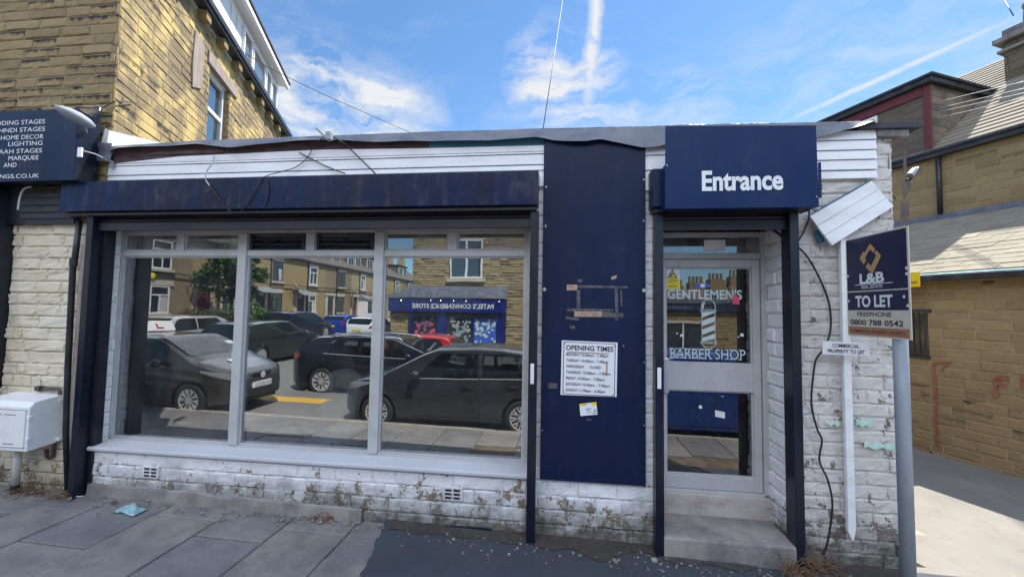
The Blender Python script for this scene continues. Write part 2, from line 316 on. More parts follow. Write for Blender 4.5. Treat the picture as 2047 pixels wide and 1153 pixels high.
# ------------------------------------------------------------------ mesh helpers
def wloc(o):
    v = Vector((0, 0, 0))
    while o is not None: v += o.location; o = o.parent
    return v
def tag(o, label=None, cat=None, group=None, kind=None):
    for k, v in (('label', label), ('category', cat), ('group', group), ('kind', kind)):
        if v: o[k] = v
    return o
def thing(name, label, cat, loc=(0, 0, 0), group=None, rz=0.0):
    o = bpy.data.objects.new(name, None); COL.objects.link(o); o.location = loc; o.rotation_euler = (0, 0, rz)
    o.empty_display_size = .1
    return tag(o, label, cat, group)
class MB:
    def __init__(s): s.v = []; s.f = []; s.uv = []; s.mi = []
    def quad(s, pts, mi=0, uv=None):
        b = len(s.v); s.v += [tuple(p) for p in pts]; s.f.append(tuple(range(b, b+len(pts)))); s.mi.append(mi)
        s.uv.append(uv or [(0, 0)]*len(pts)); return s
    def faces(s, verts, faces, mi=0, uvs=None):
        b = len(s.v); s.v += [tuple(p) for p in verts]
        for f in faces:
            s.f.append(tuple(i+b for i in f)); s.mi.append(mi); s.uv.append([uvs[i] if uvs else (0, 0) for i in f])
        return s
    def box(s, x0, x1, y0, y1, z0, z1, mi=0):
        v = [(x, y, z) for z in (z0, z1) for y in (y0, y1) for x in (x0, x1)]
        return s.faces(v, [(0, 2, 3, 1), (4, 5, 7, 6), (0, 1, 5, 4), (2, 6, 7, 3), (0, 4, 6, 2), (1, 3, 7, 5)], mi)
    def obox(s, o, ex, ey, ez, mi=0):          # box from a corner and three edge vectors
        o, ex, ey, ez = map(Vector, (o, ex, ey, ez))
        v = [o+ex*i+ey*j+ez*k for k in (0, 1) for j in (0, 1) for i in (0, 1)]
        return s.faces(v, [(0, 2, 3, 1), (4, 5, 7, 6), (0, 1, 5, 4), (2, 6, 7, 3), (0, 4, 6, 2), (1, 3, 7, 5)], mi)
    def prism(s, poly, d, mi=0):               # flat polygon (3D points) thickened by the vector d
        n = len(poly); a = [Vector(p) for p in poly]; d = Vector(d); v = a+[p+d for p in a]
        return s.faces(v, [tuple(range(n)), tuple(range(2*n-1, n-1, -1))]+[(i, i+n, (i+1) % n+n, (i+1) % n) for i in range(n)], mi)
    def tube(s, pts, r, n=8, mi=0, caps=True):
        pts = [Vector(p) for p in pts]; rs = r if isinstance(r, (list, tuple)) else [r]*len(pts); b = len(s.v); up = None
        for i, p in enumerate(pts):
            t = (pts[min(i+1, len(pts)-1)]-pts[max(i-1, 0)]).normalized()
            if up is None: up = t.orthogonal().normalized()
            up = (up-t*up.dot(t)).normalized(); sd = t.cross(up)
            for k in range(n):
                a = 2*pi*k/n; s.v.append(tuple(p+(up*cos(a)+sd*sin(a))*rs[i]))
        for i in range(len(pts)-1):
            for k in range(n):
                q = b+i*n; s.f.append((q+k, q+(k+1) % n, q+n+(k+1) % n, q+n+k)); s.mi.append(mi); s.uv.append([(0, 0)]*4)
        if caps:
            for e in (range(b+n-1, b-1, -1), range(b+(len(pts)-1)*n, b+len(pts)*n)):
                s.f.append(tuple(e)); s.mi.append(mi); s.uv.append([(0, 0)]*n)
        return s
    def lathe(s, prof, o, ax=(0, 0, 1), n=20, mi=0):   # profile (radius, along) about an axis
        o = Vector(o); ax = Vector(ax).normalized(); e1 = ax.orthogonal().normalized(); e2 = ax.cross(e1); b = len(s.v)
        for r, h in prof:
            for k in range(n): a = 2*pi*k/n; s.v.append(tuple(o+ax*h+(e1*cos(a)+e2*sin(a))*r))
        for i in range(len(prof)-1):
            for k in range(n):
                q = b+i*n; s.f.append((q+k, q+(k+1) % n, q+n+(k+1) % n, q+n+k)); s.mi.append(mi); s.uv.append([(0, 0)]*4)
        for e in (range(b+n-1, b-1, -1), range(b+(len(prof)-1)*n, b+len(prof)*n)):
            s.f.append(tuple(e)); s.mi.append(mi); s.uv.append([(0, 0)]*n)
        return s
    def grid(s, fn, nu, nv, mi=0):
        v = [fn(i/nu, j/nv) for j in range(nv+1) for i in range(nu+1)]
        return s.faces(v, [(j*(nu+1)+i, j*(nu+1)+i+1, (j+1)*(nu+1)+i+1, (j+1)*(nu+1)+i) for j in range(nv) for i in range(nu)], mi)
    def build(s, name, mats, parent=None, bev=0, smooth=False, local=False, fix=True):
        me = bpy.data.meshes.new(name); off = Vector((0, 0, 0)) if (parent is None or local) else wloc(parent)
        me.from_pydata([(x-off.x, y-off.y, z-off.z) for x, y, z in s.v], [], s.f)
        for m in (mats if isinstance(mats, (list, tuple)) else [mats]): me.materials.append(m)
        me.polygons.foreach_set('material_index', s.mi)
        ul = me.uv_layers.new(name='UVMap'); flat = [c for f in s.uv for t in f for c in t]; ul.data.foreach_set('uv', flat)
        if fix:
            bm = bmesh.new(); bm.from_mesh(me); bmesh.ops.recalc_face_normals(bm, faces=bm.faces); bm.to_mesh(me); bm.free()
        if smooth: me.polygons.foreach_set('use_smooth', [True]*len(me.polygons))
        me.update(); o = bpy.data.objects.new(name, me); COL.objects.link(o)
        if parent: o.parent = parent
        if bev:
            b = o.modifiers.new('bevel', 'BEVEL'); b.width = bev; b.segments = 2; b.limit_method = 'ANGLE'; b.angle_limit = rad(50)
        return o
def bx(name, m, parent, x0, x1, y0, y1, z0, z1, bev=.003, **k): return MB().box(x0, x1, y0, y1, z0, z1).build(name, m, parent, bev, **k)
def ob(name, mb, m, label, cat, group=None, kind=None, **k): return tag(mb.build(name, m, None, **k), label, cat, group, kind)

# stones of a coursed wall on the plane O + x*ex + z*ez, faces looking along en
def stones(mb, O, ex, ez, en, rects, ch, lmin, lmax, relief=.02, seed=1, nx=4, ny=3, gap=.010, mi=0, zoff=0., rough=1.0, mortar=1, jit=.004, hole=None):
    rnd = random.Random(seed); O, ex, ez, en = map(Vector, (O, ex, ez, en))
    xa = min(r[0] for r in rects)-1; xb = max(r[1] for r in rects)+1; za = min(r[2] for r in rects); zb = max(r[3] for r in rects)
    k = math.floor((za-zoff)/ch)
    while zoff+k*ch < zb:
        hh = ch*rnd.uniform(.96, 1.0); z0 = zoff+k*ch; z1 = z0+ch; x = xa-rnd.random()*lmax
        while x < xb:
            l = rnd.uniform(lmin, lmax) if rnd.random() > .12 else lmin*.6
            rz, rb, tilt = rnd.random(), rnd.uniform(.35, 1), rnd.uniform(-.3, .3)
            for (a, b, c, d) in rects:
                sx0, sx1, sz0, sz1 = max(x, a), min(x+l, b), max(z0, c), min(z1, d)
                if sx1-sx0 < .035 or sz1-sz0 < .025: continue
                w, h = sx1-sx0-gap, sz1-sz0-gap; us = [0]+[.0+.06*min(1, .3/w)+(1-.12*min(1, .3/w))*i/(nx-2) for i in range(nx-1)]+[1]
                vs = [0]+[.12+(.76)*j/(ny-2) for j in range(ny-1)]+[1]; V = []; U = []
                for jv, v in enumerate([0]+vs+[1]):
                    for iu, u in enumerate([0]+us+[1]):
                        edge = iu in (0, nx+2) or jv in (0, ny+2); rim = iu in (1, nx+1) or jv in (1, ny+1)
                        px = sx0+gap/2+u*w+(rnd.uniform(-jit, jit) if not edge else 0); pz = sz0+gap/2+v*h+(rnd.uniform(-jit, jit)*.7 if not edge else 0)
                        q = O+ex*px+ez*pz
                        nz = noise.noise(q*7+Vector((seed*3.1, 0, 0)))*.6+noise.noise(q*22)*.4
                        hgt = -.03 if edge else (relief*.12*(1+nz) if rim else relief*(rb+.75*rough*nz+tilt*(u-.5)))
                        V.append(q+en*hgt); U.append((u, v))
                n1 = nx+3
                mb.faces(V, [(j*n1+i, j*n1+i+1, (j+1)*n1+i+1, (j+1)*n1+i) for j in range(ny+2) for i in range(nx+2)], mi, U)
            x += l
        k += 1
    if mortar is not None:
        for (a, b, c, d) in rects:
            mb.quad([O+ex*a+ez*c-en*.002, O+ex*b+ez*c-en*.002, O+ex*b+ez*d-en*.002, O+ex*a+ez*d-en*.002], mortar)
    return mb
X, Y_, Z = Vector((1, 0, 0)), Vector((0, 1, 0)), Vector((0, 0, 1))

# writing: flat cut letters fitted in a box; ex, ez span the sign, en looks out of it
def lettering(mb, s, o, ex, ez, en, h=None, w=None, align='L', depth=.002, bold=0.0, mi=0, cap=None):
    cu = bpy.data.curves.new('t', 'FONT'); cu.body = s; cu.resolution_u = 3; cu.offset = bold
    t = bpy.data.objects.new('t', cu); COL.objects.link(t); bpy.context.view_layer.update()
    me = bpy.data.meshes.new_from_object(t.evaluated_get(bpy.context.evaluated_depsgraph_get()))
    v = [p.co.copy() for p in me.vertices]; fs = [tuple(p.vertices) for p in me.polygons]
    bpy.data.objects.remove(t); bpy.data.curves.remove(cu); bpy.data.meshes.remove(me)
    if not v: return mb
    x0, x1 = min(p.x for p in v), max(p.x for p in v); H = cap or .69      # cap height of the built-in font
    sz = h/H; sx = sz if w is None else w/(x1-x0)
    off = {'L': 0, 'C': -(x1-x0)*sx/2, 'R': -(x1-x0)*sx}[align]
    o, ex, ez, en = Vector(o), Vector(ex).normalized(), Vector(ez).normalized(), Vector(en).normalized()
    pos = [o+ex*((p.x-x0)*sx+off)+ez*(p.y*sz)+en*depth for p in v]
    mb.faces(pos, fs, mi)
    if depth > .004:                               # raised letters get sides
        cnt = {}
        for f in fs:
            for a, b in zip(f, f[1:]+f[:1]): cnt[(a, b)] = 1
        for (a, b) in list(cnt):
            if (b, a) not in cnt: mb.faces([pos[a], pos[b], pos[b]-en*depth, pos[a]-en*depth], [(0, 1, 2, 3)], mi)
    return mb
def gz(x): return -2.063-.0156*x                      # the street falls gently to the right

# ------------------------------------------------------------------ the ground
def slope(mb, poly, dz, mi=0): return mb.quad([(x, y, gz(x)+dz) for x, y in poly], mi)
tag(slope(MB(), [(-900, -900), (900, -900), (900, 900), (-900, 900)], -.19).build('ground', M['road']), kind='structure')
tag(slope(MB(), [(-60, -2.76), (40, -2.76), (40, -60), (-60, -60)], -.152).build('road', M['road']), kind='structure')
mb = MB()
rn = random.Random(5); y = .0
def slab(mb, x0, x1, y0, y1, dz=0):
    j = lambda: rn.uniform(-.004, .004); t = rn.uniform(-.004, .004); t2 = rn.uniform(-.003, .003); g_ = .006; e = .012
    top = [(x0+g_+e, y0+g_+e), (x1-g_-e, y0+g_+e), (x1-g_-e, y1-g_-e), (x0+g_+e, y1-g_-e)]; low = [(x0+g_, y0+g_), (x1-g_, y0+g_), (x1-g_, y1-g_), (x0+g_, y1-g_)]
    V = [(a+j(), b+j(), gz(a)+dz+t+t2*(1 if i % 2 else -1)) for i, (a, b) in enumerate(top)]+[(a, b, gz(a)-.008+t) for a, b in low]+[(a, b, gz(a)-.05) for a, b in low]
    mb.faces(V, [(0, 1, 2, 3)]+[(i, i+4, (i+1) % 4+4, (i+1) % 4) for i in range(4)]+[(i+4, i+8, (i+1) % 4+8, (i+1) % 4+4) for i in range(4)])
x = -22.0
while x < 3.4:
    wc = rn.choice((.60, .63, .66)); y = -2.64-rn.random()*.5
    while y < .05:
        l = rn.choice((.75, .9, .9, 1.05))
        if not (min(y+l, .06) > -1.25 and x > -1.5) and y+l > -2.6: slab(mb, x, min(x+wc, 3.4), max(y, -2.64), min(y+l, .06))
        y += l
    x += wc
tag(mb.build('pavement', M['flag']), kind='structure')
mb = MB(); slope(mb, [(-22.5, -2.64), (3.6, -2.64), (3.6, .4), (-22.5, .4)], -.02)
tag(mb.build('bedding_ground', M['mortar_dark']), kind='structure')
mb = MB(); N_ = 24
top = [(-1.62, .02)]+[(-1.62+.24*i/N_+rn.uniform(-.02, .02), .02-1.3*i/N_) for i in range(1, N_)]+[(-1.38, -1.27)]+[(-1.38+i*.25, -1.27+rn.uniform(-.02, .02)) for i in range(1, 20)]+[(3.5, -1.27), (3.5, .02)]
mb.faces([(a, b, gz(a)+.012+.004*noise.noise(Vector((a*3, b*3, 0)))) for a, b in top], [tuple(range(len(top)))])
tag(mb.build('tarmac_path', M['asphalt']), kind='structure')
mb = MB(); n = 60
edge = [(-1.55+4.4*i/n, -.10-.16*max(0, .35+noise.noise(Vector((i*.21, 0, 1))))*(1 if i < n*.3 else 1.25)) for i in range(n+1)]
for (a, b), (c, d) in zip(edge, edge[1:]): mb.quad([(a, b, gz(a)+.018), (c, d, gz(c)+.018), (c, .02, gz(c)+.045), (a, .02, gz(a)+.045)])
tag(mb.build('soil_ground', M['soil']), kind='structure')
mb = MB()
x = -22
while x < 3.0:
    l = rn.uniform(.85, 1.0); mb.obox((x+.004, -2.77, gz(x)-.17), (l-.008, 0, -.0156*l), (0, .125, 0), (0, 0, .168+rn.uniform(-.004, .004))); x += l
tag(mb.build('kerb', M['kerb'], None, .012), kind='structure')
tag(slope(MB(), [(3.42, -2.76), (9, -2.76), (9-.39*20, 16), (2.86-.39*17, 16), (2.86, .05), (3.42, -.02)], -.008).build('alley_road', M['alley']), kind='structure')

# ------------------------------------------------------------------ the white painted shop
shop = thing('shop', 'single storey white painted stone shop with navy boards and a big three pane window', 'shop', (-1, 0, -2.1))
FR = -.0
mb = MB()
rects = [(-4.87, -.28, -2.2, -1.53), (-.28, .88, -2.2, 1.62), (2.0, 2.84, -2.25, 1.60), (-4.87, -.28, .95, 1.62), (.88, 2.0, .95, 1.62)]
stones(mb, (0, 0, 0), X, Z, -Y_, rects[:2], .128, .22, .62, .011, 3, 8, 5, zoff=-2.19, gap=.006, jit=.006, rough=1.6)
stones(mb, (0, 0, 0), X, Z, -Y_, rects[3:], .132, .26, .52, .016, 4, 3, 3, zoff=-2.19)
# reveals of the window and the door
stones(mb, (-4.86, -.01, 0), Y_, Z, X, [(0, .16, -1.5, .95)], .132, .3, .5, .012, 5, 4, 4)
stones(mb, (1.985, -.01, 0), Y_, Z, -X, [(.0, .37, -2.05, .95)], .132, .25, .4, .022, 6, 6, 5)
stones(mb, (.92, -.01, 0), Y_, Z, X, [(.0, .37, -2.05, .95)], .132, .25, .4, .02, 6, 4, 4)
mb.build('front_wall', [M['white_stone'], M['white_mortar']], shop)
mb = MB(); stones(mb, (0, 0, 0), X, Z, -Y_, [rects[2]], .112, .20, .50, .015, 9, 9, 5, zoff=-2.2, rough=1.9, gap=.007, jit=.007)
o = mb.build('right_pier', [M['white_stone_worn'], M['white_mortar']], shop); o['label'] = 'rough worn pier of flaking white stone'
mb = MB(); stones(mb, (2.84, 0, 0), DV, Z, NV, [(0, 9, -2.3, 1.60)], .128, .3, .5, .02, 8, 3, 3, zoff=-2.2); mb.build('side_wall', [M['stone_side'], M['mortar_dark']], shop)
# cement plinth at the foot of the window wall
mb = MB(); n = 40
for i in range(n):
    a, b = -4.84+i*(3.0/n), -4.84+(i+1)*(3.0/n); h = lambda x: .105+.05*noise.noise(Vector((x*2.3, 1, 0)))+.015*noise.noise(Vector((x*9, 3, 0)))
    mb.faces([(a, -.045, gz(a)-.02), (b, -.045, gz(b)-.02), (b, -.034, gz(b)+h(b)), (a, -.034, gz(a)+h(a)), (a, .0, gz(a)+h(a)+.012), (b, .0, gz(b)+h(b)+.012)], [(0, 1, 2, 3), (3, 2, 5, 4)])
mb.build('plinth', M['concrete'], shop)
mb = MB(); mb.prism([P(a, b, -.030) for a, b in ((888, 1051), (978, 1057), (993, 1066), (985, 1076), (935, 1073), (887, 1066))], (0, .02, 0)); mb.build('paint_patch', M['navy'], shop)
mb = MB(); mb.prism([(-4.87, .15, -1.475), (-4.87, -.03, -1.497), (-4.87, -.045, -1.508), (-4.87, -.045, -1.530), (-4.87, -.025, -1.548), (-4.87, .15, -1.548)], (4.62, 0, 0)); mb.build('sill', M['sillpaint'], shop, .006)
for x in (-4.13, -.965):
    f = bx('air_brick', M['white_stone'], shop, x-.095, x+.095, -.024, 0, -1.78, -1.66, .003); mb = MB()
    for i in range(2):
        for k in range(3): mb.box(x-.07+i*.08, x-.01+i*.08, -.0262, -.01, -1.763+k*.034, -1.745+k*.034)
    mb.build('vent_slot', M['cable'], f)
# shop window: frame members, six upper lights, three big panes
GY = .15
win = bx('window_frame', M['alu'], shop, -4.905, -.275, GY-.0, GY+.07, -1.51, -1.46, .004)
mbf = MB()
mbf.box(-4.905, -.275, GY, GY+.07, .775, .81)
mbf.box(-4.905, -4.845, GY, GY+.07, -1.459, .774); mbf.box(-.333, -.275, GY, GY+.07, -1.459, .774)
for x in (-3.375, -1.838): mbf.box(x-.05, x+.05, GY-.012, GY+.07, -1.459, .774)
for a, b in ((-4.845, -3.425), (-3.325, -1.888), (-1.788, -.333)): mbf.box(a, b, GY+.001, GY+.07, .524, .584)
for x in (-4.132, -2.606, -1.073): mbf.box(x-.046, x+.046, GY+.002, GY+.07, .585, .774)
mbf.build('mullion', M['alu'], win, .004)
beads = MB()
def bead(a, b, c, d, y=GY+.018, w=.016, mb=None):
    mb = mb or beads
    mb.box(a, b, y, y+.03, c, c+w); mb.box(a, b, y, y+.03, d-w, d); mb.box(a, a+w, y, y+.03, c+w, d-w); mb.box(b-w, b, y, y+.03, c+w, d-w)
lights = []
for a, b in ((-4.845, -3.425), (-3.325, -1.888), (-1.788, -.333)):
    m_ = (-4.132, -2.606, -1.073)[len(lights)]
    lights.append((a, b)); bead(a, b, -1.459, .523)
    bx('big_pane', M['glass'], win, a+.014, b-.014, GY+.034, GY+.040, -1.445, .51, 0)
    for c, d in ((a, m_-.046), (m_+.046, b)):
        bead(c, d, .586, .773)
        if abs(m_+2.606) > .1: bx('upper_pane', M['greyedglass'], win, c+.014, d-.014, GY+.034, GY+.040, .60, .76, 0)
        else:
            v = MB()
            for k in range(3): v.obox((c+.02, GY+.015, .598+k*.055), (d-c-.04, 0, 0), (0, .012, .006), (0, .03, .045))
            f = v.build('louvre_vent', M['doorglass'], win); v = MB()
            for k in range(4): v.box(c+.016, d-.016, GY+.01, GY+.02, .594+k*.054, .604+k*.054)
            v.box(c+.018, c+.05, GY+.008, GY+.03, .61, .76); v.box(d-.05, d-.018, GY+.008, GY+.03, .61, .76)
            v.tube([(d-.4, GY+.0, .68), (d-.2, GY-.0, .715), (d-.05, GY+.01, .73)], .005, 6); v.build('louvre_bar', M['trim'], f)
beads.build('glazing_bead', M['alu'], win, .002)
# weatherboards over the shutter
def boards(name, x0, x1, zs, y, m, slopez=lambda x: 0, par=shop):
    mb = MB()
    for a, b in zs:
        mb.faces([(x0, y-.006, a+slopez(x0)+.004), (x1, y-.006, a+slopez(x1)+.004), (x1, y+.004, b+slopez(x1)-.003), (x0, y+.004, b+slopez(x0)-.003),
                  (x0, y+.03, a+slopez(x0)+.004), (x1, y+.03, a+slopez(x1)+.004), (x1, y+.03, b+slopez(x1)-.003), (x0, y+.03, b+slopez(x0)-.003)],
                 [(0, 1, 2, 3), (0, 4, 5, 1), (3, 2, 6, 7), (0, 3, 7, 4), (1, 5, 6, 2), (4, 7, 6, 5)])
    return mb.build(name, m, par)
boards('weatherboard', -4.86, -.155, ((1.16, 1.315), (1.315, 1.37), (1.37, 1.475), (1.475, 1.50)), -.03, M['wboard'], lambda x: 0)
mb = MB(); mb.prism([(-4.86, -.03, 1.502), (-.155, -.03, 1.502), (-.155, -.03, 1.555), (-1.3, -.03, 1.563), (-2.4, -.03, 1.583), (-4.0, -.03, 1.56), (-4.86, -.03, 1.50)], (0, .04, 0)); mb.build('weatherboard', M['wboard'], shop)
mb = MB(); mb.box(-4.86, -1.29, -.018, .01, 1.50, 1.70); mb.box(-4.4, -3.5, -.03, -.016, 1.585, 1.625); mb.build('fascia_plank', M['maroon_board'], shop, .004)
bx('fascia_plank', M['teal_board'], shop, -1.288, -.155, -.022, .01, 1.50, 1.70)
boards('weatherboard', .77, .96, ((1.10, 1.29), (1.29, 1.43), (1.43, 1.56)), -.03, M['wboard'])
boards('weatherboard', 2.0, 2.70, ((1.172, 1.245), (1.25, 1.34), (1.34, 1.425), (1.425, 1.512), (1.514, 1.60)), -.035, M['wboard'])
# wavy felt edging round the roof
bot = [(-4.83, 1.61), (-4.70, 1.652), (-4.3, 1.655), (-3.93, 1.662), (-3.75, 1.667), (-3.55, 1.64), (-3.35, 1.612), (-3.2, 1.625), (-3.01, 1.643), (-2.7, 1.652), (-2.3, 1.664), (-2.0, 1.632), (-1.77, 1.622), (-1.34, 1.617), (-.9, 1.604), (-.67, 1.600),
       (-.4, 1.605), (-.21, 1.615), (-.05, 1.576), (.1, 1.558), (.23, 1.552), (.365, 1.571), (.55, 1.53), (.747, 1.483), (.85, 1.488), (.946, 1.505), (1.5, 1.54), (2.06, 1.51), (2.3, 1.55), (2.5, 1.60), (2.69, 1.662)]
def lerp(tb, x):
    for (a, p), (b, q) in zip(tb, tb[1:]):
        if x <= b: return p+(q-p)*max(0, (x-a))/(b-a)
    return tb[-1][1]
topl = [(-4.84, 1.69), (-3.76, 1.720), (-2.3, 1.722), (-1.3, 1.726), (-.1, 1.716), (1.2, 1.708), (2.1, 1.69), (2.7, 1.668)]
def fl(u, v):
    x = -4.83+u*7.52; zt = lerp(topl, x); zb = lerp(bot, x); w = (zt-zb); z = zt-w*min(1, max(0, (v-.25)/.75)); k = noise.noise(Vector((x*2.1, 0, 3)))
    if v < .25: return (x, -.05+(1-v/.25)*.16, zt+.0)
    t = (v-.25)/.75; return (x, -.05-.02*t-.035*t*t*max(0, .5+k*1.3)-.008*noise.noise(Vector((x*5, t*2, 1))), z)
MB().grid(fl, 150, 10).build('roof_edging', M['lead'], shop, smooth=True)
mb = MB(); mb.prism([(-4.88, .06, 1.66), (2.86, .06, 1.64), (2.86-.39*9.5, 8.8, 1.66), (-4.88-.39*9.5, 8.8, 1.66)], (0, 0, .045)); mb.build('roof', M['felt'], shop)
mb = MB()
for x0, x1, zt in ((-1.9, .85, 1.745), (1.25, 2.75, 1.715)):
    mb = MB(); n = int((x1-x0)/.11)
    for i in range(n):
        a = x0+i*(x1-x0)/n; mb.obox((a, .03+rn.uniform(-.01, .01), zt-.03+rn.uniform(-.004, .004)), ((x1-x0)/n-.004, 0, 0), (0, .25, .03), (0, 0, .012))
    mb.build('roof_slate', M['felt'], shop, .003)
MB().obox((2.55, -.07, 1.60), (.48, 0, -.01), (0, .5, 0), (0, 0, .05)).build('roof_slate', M['felt'], shop, .003)
mb = MB(); mb.obox((2.70, -.05, 1.53), (.25, 0, -.01), (0, .3, 0), (0, 0, .07)); mb.build('coping', M['concrete'], shop, .01)
# rooms behind the glass
mb = MB()
mb.quad([(-5.0, .24, -1.9), (3.2, .24, -1.9), (2.0, 4.2, -1.9), (-7.2, 4.2, -1.9)]); mb.build('inside_floor', M['inner_floor'], shop)
BW = 2.3
mb = MB(); mb.quad([(-7.2, BW, .31), (2.0, BW, .31), (2.0, BW, 1.5), (-7.2, BW, 1.5)]); mb.build('inside_wall', M['inner_pale'], shop)
mb = MB(); mb.quad([(-7.2, BW, -1.9), (2.0, BW, -1.9), (2.0, BW, .31), (-7.2, BW, .31)]); mb.quad([(.4, .25, -1.9), (.4, BW, -1.9), (.4, BW, 1.5), (.4, .25, 1.5)]); mb.quad([(-4.92, .2, -1.9), (-5.9, BW+.1, -1.9), (-5.9, BW+.1, 1.6), (-4.92, .2, 1.6)])
mb.build('inside_wall', M['inner_wall'], shop)
mb = MB(); mb.box(-5.1, -4.87, .24, 1.1, -1.9, 1.5); mb.box(-4.84, -4.55, .9, 1.2, -1.9, 1.5); mb.build('inside_pier', M['inner_wall'], shop)
mb = MB(); mb.quad([(-7.4, .2, 1.30), (2.7, .2, 1.30), (2.0, 4.2, 1.30), (-7.4, 4.2, 1.30)]); mb.build('ceiling', M['inner_pale'], shop)
bx('inside_ledge', M['inner_pale'], shop, -4.86, -.28, .225, .36, -1.56, -1.50)
# doorway: frame, door, step
df = MB(); DY = .35
df.box(.93, 1.0, DY, DY+.08, -1.70, .79); df.box(1.93, 1.985, DY-.01, DY+.08, -1.70, .79); df.box(1.0, 1.93, DY, DY+.08, .745, .79); df.box(1.0, 1.93, DY+.001, DY+.08, .527, .585); df.box(1.0, 1.93, DY-.02, DY+.08, -1.72, -1.688)
fr = df.build('door_frame', M['alu'], shop, .004)
bx('fanlight', M['greyedglass'], fr, 1.0, 1.93, DY+.03, DY+.036, .584, .746, 0)
mb = MB(); mb.obox((1.42, DY+.024, .61), (.2, 0, .004), (0, .003, 0), (0, 0, .105)); mb.build('paper_note', M['inner_pale'], fr)
dr = MB(); d0, d1 = 1.005, 1.925
dr.box(d0, d0+.045, DY+.01, DY+.06, -1.685, .522); dr.box(d1-.07, d1, DY+.01, DY+.06, -1.685, .522)
dr.box(d0+.045, d1-.07, DY+.01, DY+.06, .445, .522); dr.box(d0+.045, d1-.07, DY+.01, DY+.06, -.755, -.495); dr.box(d0+.045, d1-.07, DY+.01, DY+.06, -1.685, -1.56)
door = dr.build('door', M['alu'], shop, .004)
db = MB(); bead(d0+.045, d1-.07, -.495, .445, DY+.028, .014, db); bead(d0+.045, d1-.07, -1.56, -.755, DY+.028, .014, db); db.build('door_bead', M['alu'], door, .002)
def dpane(z0, z1):
    mb = MB(); a, b = d0+.055, d1-.08; mb.quad([(a, DY+.040, z0), (b, DY+.040, z0), (b, DY+.040, z1), (a, DY+.040, z1)]); return mb.build('door_pane', M['doorglass'], door, fix=False)
pane_up = dpane(-.485, .435); dpane(-1.55, -.765)
mb = MB(); mb.obox((1.02, DY-.035, -.785), (.045, 0, 0), (0, .03, 0), (0, 0, .34)); mb.box(1.03, 1.055, DY-.006, DY+.012, -.76, -.73); mb.box(1.03, 1.055, DY-.006, DY+.012, -.5, -.47); mb.build('door_handle', M['steel'], door, .008)
# writing on the door glass
ly = DY+.034; mb = MB()
lettering(mb, "GENTLEMEN'S", (1.07, ly, .135), X, Z, -Y_, h=.088, w=.70, bold=.022)
lettering(mb, "BARBER SHOP", (1.095, ly, -.45), X, Z, -Y_, h=.098, w=.70, bold=.0)
def serif(x, z, w=.03): mb.box(x-w/2, x+w/2, ly-.0022, ly-.002, z, z+.008)
import itertools
for i, x in enumerate((1.10, 1.158, 1.195, 1.238, 1.282, 1.305, 1.36, 1.383, 1.42, 1.476, 1.62, 1.66, 1.745)): serif(x, -.451); serif(x, -.36)
# barber's pole: ball, collars, striped shaft
def ring(cx, cz, rx, rz, w, a0=0, a1=360, n=24):
    pts = [(rad(a0+(a1-a0)*i/n)) for i in range(n+1)]
    for a, b in zip(pts, pts[1:]): mb.quad([(cx+cos(a)*rx, ly-.002, cz+sin(a)*rz), (cx+cos(b)*rx, ly-.002, cz+sin(b)*rz), (cx+cos(b)*(rx-w), ly-.002, cz+sin(b)*(rz-w)), (cx+cos(a)*(rx-w), ly-.002, cz+sin(a)*(rz-w))])
cx = 1.457
ring(cx, .058, .068, .075, .007, -25, 205); ring(cx-.012, .058, .045, .05, .014, 120, 205, 10)
for zc in (.022, -.288):
    mb.box(cx-.074, cx+.074, ly-.0022, ly-.002, zc-.012, zc-.006); mb.box(cx-.074, cx+.074, ly-.0022, ly-.002, zc+.004, zc+.010); mb.box(cx-.076, cx-.070, ly-.0021, ly-.002, zc-.006, zc+.004); mb.box(cx+.070, cx+.076, ly-.0021, ly-.002, zc-.006, zc+.004)
mb.box(cx-.064, cx-.058, ly-.0022, ly-.002, -.278, .01); mb.box(cx+.058, cx+.064, ly-.0022, ly-.002, -.278, .01)
for k in range(4):
    zb = -.278+k*.084; lo = lambda z: max(-.278, min(.01, z)); mb.quad([(cx-.057, ly-.002, lo(zb-.022)), (cx+.057, ly-.002, lo(zb+.026)), (cx+.057, ly-.002, lo(zb+.076)), (cx-.057, ly-.002, lo(zb+.03))])
ring(cx, -.298, .068, .045, .006, 180, 360, 14); ring(cx, -.348, .012, .012, .005)
mb.build('glass_lettering', M['vinyl'], pane_up, fix=False)
mb = MB(); mb.obox((1.68, ly-.004, .09), (.065, 0, -.008), (0, .002, 0), (0, 0, .08)); o = mb.build('pink_note', M['pink'], pane_up)
mb = MB(); mb.box(1.335, 1.475, ly-.002, ly, .245, .285); f = mb.build('blue_label', M['bluepaper'], pane_up); MB().box(1.385, 1.425, ly-.004, ly-.0025, .247, .283).build('label_centre', M['sign_white'], f)
mb = MB()
for x, z, s in ((1.215, .16, .022), (1.155, -.215, .014), (1.19, -.24, .024), (1.75, -.225, .03), (1.725, -.235, .012), (1.36, -.93, .03)): mb.box(x, x+s, ly-.003, ly-.001, z, z+s)
mb.build('glass_sticker', M['sign_white'], door)
mb = MB(); mb.obox((1.51, ly-.002, -1.0), (.09, 0, -.015), (0, .001, 0), (0, 0, .062)); mb.build('grey_card', M['inner_pale'], door)
cs = bx('camera_notice', M['sign_white'], door, 1.046, 1.19, ly-.004, ly-.001, .228, .425, 0); mb = MB(); yy = ly-.0055
mb.box(1.052, 1.184, yy, yy+.001, .234, .332); mb.quad([(1.08, yy, .345), (1.156, yy, .345), (1.118, yy, .415)]); mb.build('notice_ground', M['yellow'], cs)
mb = MB(); yy = ly-.0065
